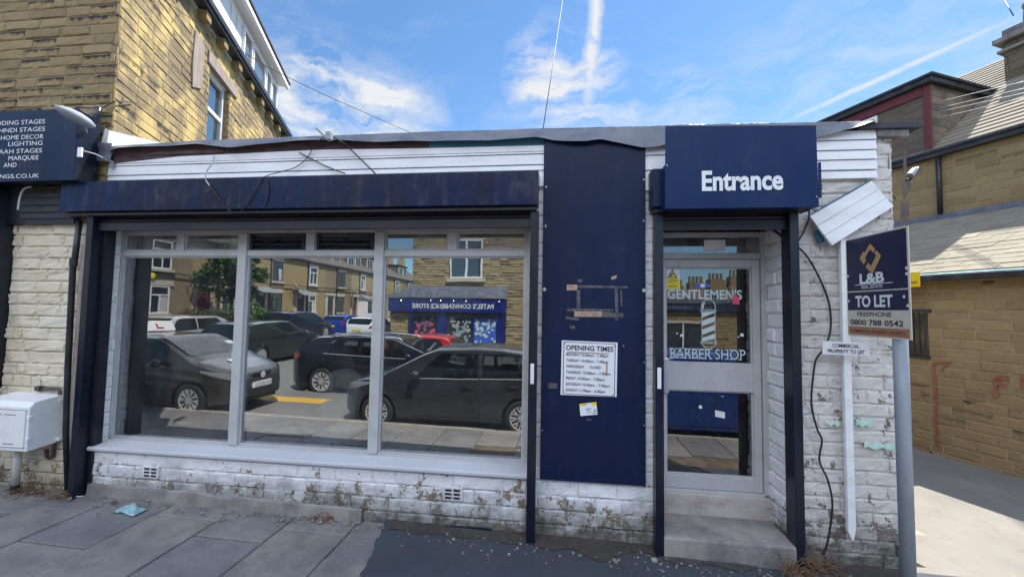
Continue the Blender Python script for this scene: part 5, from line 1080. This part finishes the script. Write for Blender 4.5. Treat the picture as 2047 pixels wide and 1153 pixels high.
# dark grey five door hatchback right behind the photographer, nose to the left
hx = .02; A1 = hatch_prof(4.0, 1.50, 1.05, .96)
c_, A_ = car('charcoal five door hatchback parked at the kerb facing left, nearest to the shop window', hx, -3.72, gz(-1.8)+KZ, pi, 4.0, 1.50, 1.70, (.036, .034, .038), A1, [(0, 1.0), (1.0, .96), (2.5, .92), (3.3, .86), (4.0, .7)], (.64, 3.28), .305,
    side=((.62, 1.36, .82, 1.36), (1.42, 2.60, 1.42, 2.14), (.40, .58, .66, .76)), screens=((3.0, 2.27), (.15, .44)), spokes=9, fine=True)
c_, C_ = car('grey brown learner hatchback parked at the kerb facing right, left of the charcoal one', -10.0, -3.55, gz(-7)+KZ, 0, 3.95, 1.51, 1.70, (.060, .054, .048), hatch_prof(3.95, 1.51, 1.0, .98), [(0, 1.0), (1.0, .97), (2.4, .93), (3.2, .87), (3.95, .72)], (.62, 3.13), .31,
    side=((.62, 1.36, .82, 1.36), (1.42, 2.62, 1.42, 2.14), (.40, .58, .66, .76)), screens=((3.0, 2.27), (.15, .44)), spokes=10, plate='NG18 ZDO', frontlow=.1, fine=True)
t = c_; q = 3.42
mb = MB(); z_ = C_['top'](q); mb.obox((q-.1, .02, C_['top'](q-.1)+.012), (.20, 0, C_['top'](q+.1)-C_['top'](q-.1)), (0, .2, 0), (0, 0, .004)); lp = mb.build('learner_plate', M['sign_white'], t, local=True)
mb = MB(); mb.obox((q-.06, .06, C_['top'](q-.06)+.018), (.10, 0, -.012), (0, .03, 0), (0, 0, .002)); mb.obox((q+.02, .06, C_['top'](q+.02)+.018), (.03, 0, -.006), (0, .09, 0), (0, 0, .002)); mb.build('learner_letter', M['taillight'], lp, local=True)
MB().lathe([(.065, 0), (.065, .008), (.05, .012)], (3.97, 0, .70), (1, 0, 0), 20).build('badge', M['alloy'], t, local=True)
mb = MB(); mb.lathe([(.05, 0), (.045, .015)], (3.83, .52, .36), (1, .45, 0), 14); mb.lathe([(.05, 0), (.045, .015)], (3.83, -.52, .36), (1, -.45, 0), 14); mb.build('fog_lamp', M['headlight'], t, local=True)
mb = MB(); mb.obox((2.62, -.62, C_['top'](2.62)+.012), (.12, 0, C_['top'](2.74)-C_['top'](2.62)), (0, .18, 0), (0, 0, .003)); mb.build('screen_paper', M['vinyl'], t, local=True)
rs = thing('roof_sign', 'white driving school roof sign on the grey brown hatchback', 'sign', (-8.55, -3.4, gz(-7)+KZ+1.52))
sz0 = gz(-7)+KZ+1.53; sx = -8.55
MB().prism([(sx-.55, -4.0, sz0), (sx, -4.0, sz0), (sx-.12, -4.0, sz0+.20), (sx-.43, -4.0, sz0+.20)], (0, .90, 0)).build('sign_box', M['sign_white'], rs, .015)
fz = Vector((-.12, 0, .20)).normalized(); fn = Vector((.20, 0, .12)).normalized()
def sf_(y, v): return Vector((sx, y, sz0))+fz*v+fn*.003
mb = MB(); mb.prism([sf_(-3.62, .05), sf_(-3.58, .05), sf_(-3.58, .18), sf_(-3.62, .18)], fn*.002); mb.prism([sf_(-3.73, .05), sf_(-3.62, .05), sf_(-3.62, .085), sf_(-3.73, .085)], fn*.002); mb.build('learner_letter', M['taillight'], rs)
MB().lathe([(.085, 0), (.085, .003), (.07, .003), (.07, .001)], sf_(-3.28, .115), fn, 20).build('wheel_logo', M['trim'], rs)
car('black estate car standing across the road facing right, seen over the charcoal hatchback', -6.75, -6.2, gz(-5)+KZ-.05, 0, 4.75, 1.50, 1.80, (.012, .014, .022), estate_prof(4.75, 1.48, 1.25, .98), [(0, 1.05), (1.2, 1.0), (3.2, .93), (4.0, .87), (4.75, .72)], (.90, 3.65), .33,
    side=((.95, 1.85, 1.1, 1.85), (1.91, 3.25, 1.91, 2.72), (.42, .89, .78, 1.04)), screens=((3.68, 2.82), (.16, .52)), spokes=10, bars=(1.0, 2.9), fine=True)
car('red hatchback in front of the corner store facing left', -3.1, -9.3, gz(-5)+KZ-.2, pi, 3.8, 1.46, 1.65, (.42, .012, .015), hatch_prof(3.8, 1.46, 1.0, .95), [(0, .98), (1.0, .95), (2.4, .91), (3.1, .85), (3.8, .7)], (.64, 3.08), .29, side=((.50, 1.25, .72, 1.25), (1.31, 2.45, 1.31, 2.05)), screens=((2.84, 2.16), (.15, .44)), metal=.0)
car('bright blue hatchback parked at the kerb outside the shop door', 4.35, -3.72, gz(2)+KZ, pi, 4.0, 1.52, 1.72, (.004, .045, .26), hatch_prof(4.0, 1.52, 1.05, .97), [(0, .98), (1.0, .95), (2.6, .91), (3.3, .85), (4.0, .72)], (.68, 3.22), .30, side=((.62, 1.30, .82, 1.30), (1.36, 2.52, 1.36, 2.10)), screens=((2.98, 2.28), (.15, .44)))
car('very dark green estate parked by the leafy garden facing away', -11.0, -7.7, gz(-11)+KZ-.05, -pi/2, 4.6, 1.55, 1.82, (.010, .022, .022), estate_prof(4.6, 1.55, 1.2, 1.0), [(0, 1.05), (1.2, 1.02), (3.1, .96), (3.9, .88), (4.6, .74)], (.88, 3.55), .35, side=((.9, 1.85, 1.1, 1.85), (1.91, 3.2, 1.91, 2.7)), screens=((3.6, 2.75), (.16, .52)))
car('silver white estate parked outside the terrace facing the junction', -15.2, -12.2, gz(-14)+KZ, pi/2, 4.5, 1.56, 1.8, (.58, .59, .60), estate_prof(4.5, 1.55, 1.2, 1.0), [(0, 1.05), (1.2, 1.02), (3.1, .96), (3.9, .88), (4.5, .74)], (.85, 3.5), .33, side=((.5, 1.75, .85, 1.75), (1.81, 3.1, 1.81, 2.6)), screens=((3.5, 2.65), (.16, .52)), metal=.3)
car('dark blue off-road car parked outside the terrace facing away', -15.2, -15.6, gz(-14)+KZ, -pi/2, 4.6, 1.70, 1.88, (.010, .020, .060), estate_prof(4.6, 1.70, 1.2, 1.12), [(0, 1.15), (1.2, 1.12), (3.1, 1.06), (3.9, .98), (4.6, .84)], (.86, 3.6), .37, side=((.5, 1.8, .95, 1.8), (1.86, 3.15, 1.86, 2.7)), screens=((3.55, 2.7), (.16, .52)))
car('royal blue hatchback parked beyond the dark off-road car', -15.0, -21.0, gz(-14)+KZ, -pi/2, 3.9, 1.48, 1.7, (.008, .05, .38), hatch_prof(3.9, 1.48), [(0, 1.0), (1.0, .96), (2.4, .92), (3.2, .86), (3.9, .7)], (.64, 3.12), .31, side=((.55, 1.28, .8, 1.28), (1.34, 2.45, 1.34, 2.05)), screens=((2.9, 2.2), (.15, .44)))
car('white hatchback in the side road seen from behind', -11.6, -18.0, gz(-12)+KZ, -pi/2, 4.1, 1.48, 1.75, (.62, .63, .64), hatch_prof(4.1, 1.48), [(0, 1.0), (1.0, .96), (2.4, .92), (3.2, .86), (4.1, .7)], (.68, 3.25), .31, side=((.6, 1.34, .85, 1.34), (1.40, 2.55, 1.40, 2.2)), screens=((3.05, 2.4), (.10, .46)), metal=.1)

# ------------------------------------------------------------------ the terrace across the junction (faces +x) and the corner store
TG = 'terraced stone houses across the junction'; TX = -20.0
def wallmat(name, c1, c2):
    def f(g):
        co = g.n('TexCoord').outputs['Object']; sp = g.n('SeparateXYZ', {0: co}); v = g.n('CombineXYZ', {0: sp.outputs[1], 1: sp.outputs[2], 2: 0.0}).outputs[0]
        b = g.n('TexBrick', {'Vector': v, 'Color1': (*c1, 1), 'Color2': (*c2, 1), 'Mortar': (.30, .25, .17, 1), 'Scale': 1.0, 'Mortar Size': .009, 'Brick Width': .42, 'Row Height': .115, 'Mortar Smooth': .3})
        n = g.noise(2.5, 6, g.pos(), .6)
        return {'Base Color': g.mix(g.rng(n, .3, .75, 0, .5), b.outputs[0], tuple(k*.45 for k in c1)), 'Roughness': .9, 'Normal': g.bump(b.outputs[1], .5, -.01)}
    return mat(name, f)
TW = [wallmat('yellow stone', (.44, .33, .16), (.37, .27, .125)), wallmat('brown stone', (.26, .20, .125), (.32, .24, .15)), wallmat('buff stone', (.48, .38, .22), (.41, .32, .18))]
M['stone_trim'] = mat('pale stone trim', grime((.55, .50, .42), (.42, .37, .3), 4, rough=.85))
M['door_red'] = mat('dark red door', col=(.11, .02, .02), rough=.5); M['door_dark'] = mat('dark door', col=(.03, .035, .045), rough=.5); M['canopy'] = mat('grey canopy sheet', col=(.2, .21, .22), rough=.5)
descr = ('brown stone end house with a bay canopy, nearest the junction', 'yellow stone house with a dark red door behind the small tree', 'yellow stone house with a dark porch, third along the terrace', 'yellow stone house with a grey door canopy, fourth along the terrace', 'brown stone house with white door posts, fifth along the terrace', 'buff stone house with a glazed bay, sixth along the terrace', 'pale stone house with a white dormer, seventh along the terrace', 'yellow stone house, eighth along the terrace', 'brown stone house, last but one of the terrace in view', 'buff stone house at the far end of the terrace in view')
cols = (1, 0, 0, 0, 1, 2, 2, 0, 1, 2)
GZ = gz(-20)
for k in range(10):
    ya = 4.05-15.4-.02+4.2*0-(k-0)*4.22; yb = ya-4.22             # ya nearer to the shop
    h = thing('terraced_house', descr[k], 'house', (TX-3, (ya+yb)/2, GZ), TG); dz = .0
    zt = 3.68
    bx('wall', TW[cols[k]], h, TX-7, TX, yb+.002, ya-.002, GZ-.5, zt, 0)
    MB().prism([(TX+.12, ya, zt+.02), (TX-3.5, ya, zt+2.3), (TX-7.1, ya, zt+.02), (TX-7.1, ya, zt-.08), (TX-3.5, ya, zt+2.2), (TX+.12, ya, zt-.08)], (0, yb-ya, 0)).build('roof', M['slate_dark'], h)
    bx('gutter', M['gutter'], h, TX+.01, TX+.17, yb+.003, ya-.003, zt-.16, zt-.05, 0)
    bx('rainpipe', M['gutter'], h, TX+.01, TX+.09, ya-1.72, ya-1.63, GZ, zt-.16, 0)
    wy = ya-2.45
    for z0, z1 in ((-.48, .92), (1.74, 3.20)):
        bx('lintel', M['stone_trim'], h, TX, TX+.05, wy-.66, wy+.66, z1+.002, z1+.24, 0); bx('sill', M['stone_trim'], h, TX, TX+.10, wy-.66, wy+.66, z0-.14, z0-.002, 0)
        f = MB(); fm = M['upvc'] if k not in (2, 4) else M['door_dark']
        for a, b, c, d in ((wy-.52, wy-.44, z0, z1), (wy+.44, wy+.52, z0, z1), (wy-.44, wy+.44, z0, z0+.08), (wy-.44, wy+.44, z1-.08, z1), (wy-.44, wy+.44, z1-.5, z1-.43), (wy-.035, wy+.035, z0+.08, z1-.5)): f.box(TX+.003, TX+.035, a, b, c, d)
        f = f.build('window', fm, h); bx('pane', M['darkglass'], f, TX+.004, TX+.015, wy-.45, wy+.45, z0+.02, z1-.02, 0)
        if (k+int(z0)) % 3 == 0: bx('net_curtain', M['net'], f, TX+.0155, TX+.017, wy-.42, wy-.02, z0+.08, z1-.55, 0)
    dy = ya-.75; d = bx('door', M['door_red'] if k in (1, 5) else M['door_dark'], h, TX+.003, TX+.04, dy-.42, dy+.42, GZ+.25, .62, 0); bx('letterbox', M['steel'], d, TX+.041, TX+.05, dy-.12, dy+.12, -.55, -.5, 0)
    bx('fanlight', M['darkglass'], h, TX+.003, TX+.03, dy-.42, dy+.42, .63, .93, 0)
    p = MB(); p.box(TX+.002, TX+.11, dy-.64, dy-.43, GZ+.2, .95); p.box(TX+.002, TX+.11, dy+.43, dy+.64, GZ+.2, .95); p.box(TX+.002, TX+.15, dy-.72, dy+.72, .951, 1.15); p.build('door_surround', M['stone_trim'], h)
    bx('doorstep', M['concrete'], h, TX+.01, TX+.5, dy-.6, dy+.6, GZ-.2, GZ+.24, 0)
    cs = bx('chimney', M['stone_far'], h, TX-4.0, TX-3.1, yb-.0+.01, yb+.75, zt+1.7, zt+3.5, 0)
    for i in range(3): MB().lathe([(.13, 0), (.11, .4), (.13, .42), (.13, .48)], (TX-3.3-.27*i, yb+.36, zt+3.5), (0, 0, 1), 10).build('chimney_pot', M['concrete'], cs)
    if k in (4, 5, 6, 8):
        dmx = TX-.9; dd = bx('dormer', M['slate_dark'], h, TX-3.4, dmx, yb+.6, ya-.6, zt+.3, zt+1.75, 0); bx('dormer_roof', M['felt'], dd, TX-3.4, dmx+.15, yb+.5, ya-.5, zt+1.751, zt+1.86, 0)
        for i in (0, 1):
            yy = (ya+yb)/2+(-.75 if i else .75); f = bx('dormer_window', M['upvc'], dd, dmx+.002, dmx+.05, yy-.6, yy+.6, zt+.55, zt+1.6, 0); bx('pane', M['darkglass'], f, dmx+.051, dmx+.06, yy-.5, yy-.04, zt+.65, zt+1.5, 0); bx('pane', M['darkglass'], f, dmx+.051, dmx+.06, yy+.04, yy+.5, zt+.65, zt+1.5, 0)
    if k in (2, 3):
        MB().prism([(TX+.05, dy-.9, 1.22), (TX+1.0, dy-.9, .82), (TX+1.0, dy-.9, .86), (TX+.05, dy-.9, 1.27)], (0, 1.8, 0)).build('door_canopy', M['canopy'], h)
    if k == 5:
        b_ = bx('bay', M['upvc'], h, TX+.0, TX+1.0, wy-1.0, wy+.9, GZ+.6, .75, 0); bx('bay_pane', M['darkglass'], b_, TX+1.001, TX+1.02, wy-.9, wy-.1, -.6, .55, 0); bx('bay_pane', M['darkglass'], b_, TX+1.001, TX+1.02, wy+.0, wy+.8, -.6, .55, 0); MB().prism([(TX, wy-1.1, 1.25), (TX+1.15, wy-1.1, .76), (TX, wy-1.1, .76)], (0, 2.1, 0)).build('bay_roof', M['canopy'], b_)
        bx('bay_foot', M['stone_far'], b_, TX, TX+1.0, wy-1.0, wy+.9, GZ-.3, GZ+.598, 0)
    if k == 0:
        MB().prism([(TX+.05, ya-3.6, .3), (TX+1.2, ya-3.6, -.5), (TX+1.2, ya-3.6, -.6), (TX+.05, ya-3.6, .2)], (0, .05, 0)) ; MB().prism([(TX+.0, ya-3.4, -.62), (TX+1.1, ya-3.4, -.98), (TX+1.1, ya-3.4, -1.16), (TX+.0, ya-3.4, -.82)], (0, 2.6, 0)).build('window_awning', M['clad_brown'], h)
        MB().lathe([(.17, 0), (.17, .1), (.1, .14)], (TX, wy+.5, 1.35), (1, 0, 0), 16).build('alarm_box', M['yellow'], h)
    if k in (0, 2, 4, 5):
        yy = yb+.35; f = MB().tube([(TX, yy, .95), (TX+.35, yy, .95), (TX+.35, yy, 1.25)], .025, 6).build('dish_arm', M['gutter'], h); MB().lathe([(.0, 0), (.2, .04), (.36, .13)], (TX+.40, yy, 1.35), (.75, -.45, .35), 18).build('dish', M['galv'], f, smooth=True)
    gw = MB(); gw.box(TX+3.0, TX+3.25, yb+.01, ya-1.3, GZ-.4, GZ+.85); gw.box(TX+2.96, TX+3.29, yb+.01, ya-1.3, GZ+.851, GZ+.93)
    ob('garden_wall', gw, M['stone_far'], ('low stone garden wall in front of the '+descr[k].split(',')[0])[:90], 'wall', 'garden walls of the terrace')
cable('overhead_wire', 'telephone cable strung along the terrace at first floor level', [(TX+.12, -11, 1.62), (TX+.12, -20, 1.5), (TX+.12, -30, 1.56), (TX+.12, -52, 1.5)], .03, M['cable'], 'wire', WG)
# corner store
SY = -19.0; SG = gz(-6)-.45
cs = thing('corner_store', 'stone corner shop with a blue convenience store fascia and posters in its windows', 'shop', (-6, SY-3, SG))
mb = MB(); stones(mb, (0, SY, 0), -X, Z, Y_, [(-1.6, 8.75, 1.25, 7.5)], .165, .35, .75, .03, 41, 3, 3); stones(mb, (0, SY, 0), -X, Z, Y_, [(-1.6, 3.05, SG-.5, 1.25), (7.2, 10.05, SG-.5, -.3)], .165, .35, .75, .035, 42, 3, 3); mb.build('front_wall', [M['stone_far'], M['mortar_dark']], cs)
mb = MB(); mb.box(-8.74, 1.59, SY-8, SY-.04, SG-.5, 7.5); mb.box(-10.05, -8.74, SY-6, SY-.05, SG-.5, .9); mb.build('side_wall', TW[1], cs)
MB().prism([(-8.9, SY+.3, 7.45), (-8.9, SY-4, 10.2), (-8.9, SY-8.3, 7.45)], (10.6, 0, 0)).build('roof', M['slate_dark'], cs)
mb = MB(); mb.box(-10.1, -3.06, SY+.02, SY+.30, -.18, .60); mb.build('fascia', paint('blue fascia paint', (.006, .018, .16), 0.), cs)
MB().prism([(-10.2, SY+.36, .60), (-3.0, SY+.36, .62), (-3.0, SY+.02, 1.27), (-8.75, SY+.02, 1.27)], (0, 0, .05)).build('fascia_roof', M['lead'], cs)
lettering(MB(), "PATEL'S CONVENIENCE STORE", (-3.75, SY+.302, .03), -X, Z, Y_, h=.25, w=4.9, bold=.025, depth=.004).build('fascia_lettering', M['letter_white'], cs, fix=False)
mb = MB()
for x in (-9.2, -7.4, -6.8, -6.05, -5.3, -3.4): mb.tube([(x, SY+.3, .5), (x, SY+.55, .48), (x, SY+.58, .42)], .03, 6)
mb.build('fascia_lamp', M['steel'], cs)
for x0, x1, cat_ in ((-8.66, -7.1, 0), (-6.55, -5.05, 1), (-4.98, -3.52, 2)):
    w = bx('shop_window', M['darkglass'], cs, x0, x1, SY+.03, SY+.06, -2.15, -.48, 0); bx('shutter_housing', M['slat'], w, x0, x1, SY+.05, SY+.2, -.478, -.2, 0)
    rr = random.Random(int(-x0*10)); pm = [M['graffiti'], M['sign_white'], M['bluepaper']][cat_]; mb = MB(); mb2 = MB()
    if cat_ == 2: mb.box(x0+.05, x1-.05, SY+.061, SY+.063, -2.1, -.52)
    for i in range(46):
        x, z, r = rr.uniform(x0+.12, x1-.12), rr.uniform(-2.05, -.62), rr.uniform(.05, .13); tgt = mb2 if (cat_ != 0 or i % 3) else mb
        tgt.lathe([(r, 0), (r*.9, .004)], (x, SY+.064+.0006*i, z), (0, 1, 0), rr.choice((4, 6, 12)))
    if mb.v: mb.build('window_poster', M['bluepaper'] if cat_ == 2 else M['pink'], w)
    mb2.build('poster_picture', [mat('dull pink poster', col=(.22, .09, .16), rough=.5), mat('pale fruit poster', stone_fn([(.45, .5, .52), (.2, .4, .5), (.5, .45, .3), (.12, .3, .45)])), M['vinyl']][cat_], w)
mb = MB()
for a, b in ((-8.85, -8.67), (-7.09, -6.56), (-5.05, -4.98), (-3.51, -3.08)): mb.box(a, b, SY+.02, SY+.14, SG-.3, -.19)
mb.build('blue_pilaster', bpy.data.materials['blue fascia paint'], cs)
bx('stall_riser', M['stone_trim'], cs, -6.56, -3.5, SY+.02, SY+.1, SG-.3, -2.16, 0)
f = MB(); 
for a, b, c, d in ((-6.44, -4.5, 1.83, 1.92), (-6.44, -4.5, 3.98, 4.06), (-6.44, -6.35, 1.92, 3.98), (-4.59, -4.5, 1.92, 3.98), (-5.50, -5.38, 1.92, 3.98)): f.box(a, b, SY+.04, SY+.10, c, d)
f = f.build('window', M['upvc'], cs); bx('pane', M['skyglass'], f, -6.4, -4.55, SY+.05, SY+.06, 1.86, 4.0, 0); bx('sill', M['stone_trim'], cs, -6.65, -4.3, SY+.02, SY+.15, 1.62, 1.82, 0); bx('lintel', M['stone_trim'], cs, -6.65, -4.3, SY+.02, SY+.06, 4.08, 4.4, 0)
# single storey shop beside it, with the roofs and chimneys of the next street behind
an = thing('side_shop', 'low stone shop with a blue name board and grey gutter seen in the door glass', 'shop', (7, -17, gz(7)))
ay = -15.0
mb = MB(); stones(mb, (0, ay, 0), -X, Z, Y_, [(-12, -6.62, -2.6, .05), (-4.98, -3.6, -2.6, .05), (-6.62, -4.98, -.36, .05)], .15, .35, .7, .02, 51, 3, 3); mb.build('front_wall', [M['stone_right'], M['mortar_dark']], an)
bx('body_wall', TW[1], an, 3.6, 12, ay-4, ay-.05, -2.6, .5, 0); bx('name_board', bpy.data.materials['blue fascia paint'], an, 3.6, 12, ay+.01, ay+.12, .06, .40, 0)
mb = MB(); lettering(mb, "PATEL'S", (6.95, ay+.122, .19), -X, Z, Y_, h=.10, w=.60, bold=.01, depth=.003); lettering(mb, 'CONVENIENCE', (6.2, ay+.122, .16), -X, Z, Y_, h=.14, w=1.85, bold=.01, depth=.003); mb.build('board_lettering', M['letter_white'], an, fix=False)
bx('gutter', M['lead'], an, 3.5, 12, ay+.01, ay+.30, .42, .62, 0); bx('lintel', M['stone_trim'], an, 4.9, 6.7, ay+.01, ay+.05, -.5, -.37, 0); w = bx('window', M['darkglass'], an, 5.0, 6.6, ay-.1, ay-.02, -1.9, -.51, 0); bx('window_bar', M['upvc'], w, 5.72, 5.78, ay-.02, ay+.02, -1.9, -.51, 0); bx('sill', M['stone_trim'], an, 4.9, 6.7, ay+.01, ay+.08, -2.05, -1.91, 0)
MB().prism([(3.5, ay+.2, .63), (3.5, ay-2, 1.15), (3.5, ay-4.2, .63)], (8.6, 0, 0)).build('roof', M['slate_dark'], an)
for k in range(4):
    x0 = 7.9+k*1.5; yb2 = -24-k*.2; zz = .15+k*.28
    h = thing('slate_roofed_house', ('dark slate roofed house behind the low shop, leftmost of four', 'dark slate roofed house behind the low shop, second of four', 'dark slate roofed house behind the low shop, third of four', 'dark slate roofed house behind the low shop, rightmost of four')[k], 'house', (x0+1.3, yb2-2, -2.3), 'slate roofed houses behind the low shop')
    bx('wall', TW[1], h, x0, x0+1.49, yb2-5, yb2, -2.4, zz-.4, 0); MB().prism([(x0, yb2+.15, zz-.42), (x0, yb2-2.5, zz+1.2), (x0, yb2-5.1, zz-.42)], (1.49, 0, 0)).build('roof', M['slate_dark'], h)
    c = bx('chimney', M['stone_right'], h, x0+.15, x0+1.25, yb2-2.9, yb2-2.1, zz+.8, zz+1.75, 0)
    for i in range(4): MB().lathe([(.13, 0), (.10, .45), (.13, .47)], (x0+.3+i*.27, yb2-2.5, zz+1.75), (0, 0, 1), 8).build('chimney_pot', M['concrete'], c)
# tree, hedge and shrubs in the gardens
def tree(name, label, cat, x, y, z0, zc, rx, ry, rz_, n, lm, r_t, seed, sz=.16):
    t = thing(name, label, cat, (x, y, z0)); rn = random.Random(seed); mb = MB(); lv = MB(); cl = []
    mb.tube([(x, y, z0-.1), (x+.05, y, z0+(zc-z0)*.45), (x-.05, y+.05, zc), (x, y, zc+rz_*.6)], [r_t, r_t*.75, r_t*.5, r_t*.15], 8)
    for i in range(34):
        a, e = rn.random()*2*pi, rn.uniform(-.75, 1); rr = rn.uniform(.55, 1.0); c = Vector((x+cos(a)*rx*rr*sqrt(max(0, 1-e*e*.8)), y+sin(a)*ry*rr*sqrt(max(0, 1-e*e*.8)), zc+rz_*e*rr)); cl.append((c, rn.uniform(.22, .5)))
        s = Vector((x, y, zc-rz_*.4+rn.uniform(0, .7)*rz_)); mb.tube([s, (s+c)/2+Vector((0, 0, .1)), c], [r_t*.3, r_t*.2, r_t*.08], 5)
    for i in range(n):
        c, r = rn.choice(cl); d = Vector((rn.gauss(0, 1), rn.gauss(0, 1), rn.gauss(0, .8))).normalized()*r*rx/1.3*rn.random()**.4; p = c+d
        a = Vector((rn.uniform(-1, 1), rn.uniform(-1, 1), rn.uniform(-.6, .6))).normalized(); b = a.cross(Vector((rn.uniform(-1, 1), rn.uniform(-1, 1), 1))).normalized(); s = sz*rn.uniform(.6, 1.2)
        lv.quad([p, p+a*s*.5+b*s*.28, p+a*s, p+a*s*.5-b*s*.28])
    mb.build('trunk', M['bark'], t, smooth=True); lv.build('crown', lm, t, fix=False)
tree('garden_tree', 'small leafy green tree in a terrace garden', 'tree', -17.6, -15.6, gz(-17), 1.55, 1.65, 1.7, 1.75, 9000, M['leaf'], .11, 3, .2)
tree('garden_shrub', 'bright green shrub under the small garden tree', 'shrub', -16.6, -15.3, gz(-17), -.6, 1.1, 1.2, .8, 3000, M['leaf'], .05, 5, .12)
tree('garden_shrub', 'dull brown green shrub beside the dark red door', 'shrub', -17.4, -13.4, gz(-17), -.7, .8, .9, .55, 1800, M['leaf_dark'], .05, 6, .10)
# road paint in the junction
tag(slope(MB(), [(-8.2, -4.25), (-5.2, -4.25), (-5.2, -4.7), (-8.2, -4.7)], -.148).build('road_marking', M['yellow_line']), kind='structure')
mb = MB()
for i in range(30): slope(mb, [(-40+i*2.6, -5.2), (-38.6+i*2.6, -5.2), (-38.6+i*2.6, -5.3), (-40+i*2.6, -5.3)], -.148) if not -10 < -40+i*2.6 < -3 else None
tag(mb.build('road_marking', M['white_line']), kind='structure')

# small separate pieces of one kind become parts of their own
def split_loose(o):
    me = o.data; n = len(me.vertices); par = list(range(n))
    def find(a):
        while par[a] != a: par[a] = par[par[a]]; a = par[a]
        return a
    for e in me.edges: par[find(e.vertices[0])] = find(e.vertices[1])
    groups = {}
    for p in me.polygons: groups.setdefault(find(p.vertices[0]), []).append(p)
    if len(groups) < 2: return
    base = o.name.split('.')[0]
    for i, polys in enumerate(groups.values()):
        idx = sorted({v for p in polys for v in p.vertices}); mp = {v: k for k, v in enumerate(idx)}
        m2 = bpy.data.meshes.new(base); m2.from_pydata([tuple(me.vertices[v].co) for v in idx], [], [[mp[v] for v in p.vertices] for p in polys])
        for m in me.materials: m2.materials.append(m)
        m2.polygons.foreach_set('material_index', [p.material_index for p in polys]); m2.polygons.foreach_set('use_smooth', [p.use_smooth for p in polys]); m2.update()
        if i == 0: first = m2; continue
        q = o.copy(); q.data = m2; COL.objects.link(q)
    o.data = first
for o in list(SC.objects):
    if o.type == 'MESH' and o.name.split('.')[0] in ('graffiti_marking', 'adhesive_marking', 'pipe_clip', 'glass_sticker', 'screw', 'hinge', 'nail', 'tape_strip', 'strap', 'paint_marking', 'fog_lamp', 'sheet', 'blue_pilaster', 'flashing_patch', 'dormer_trim'): split_loose(o)
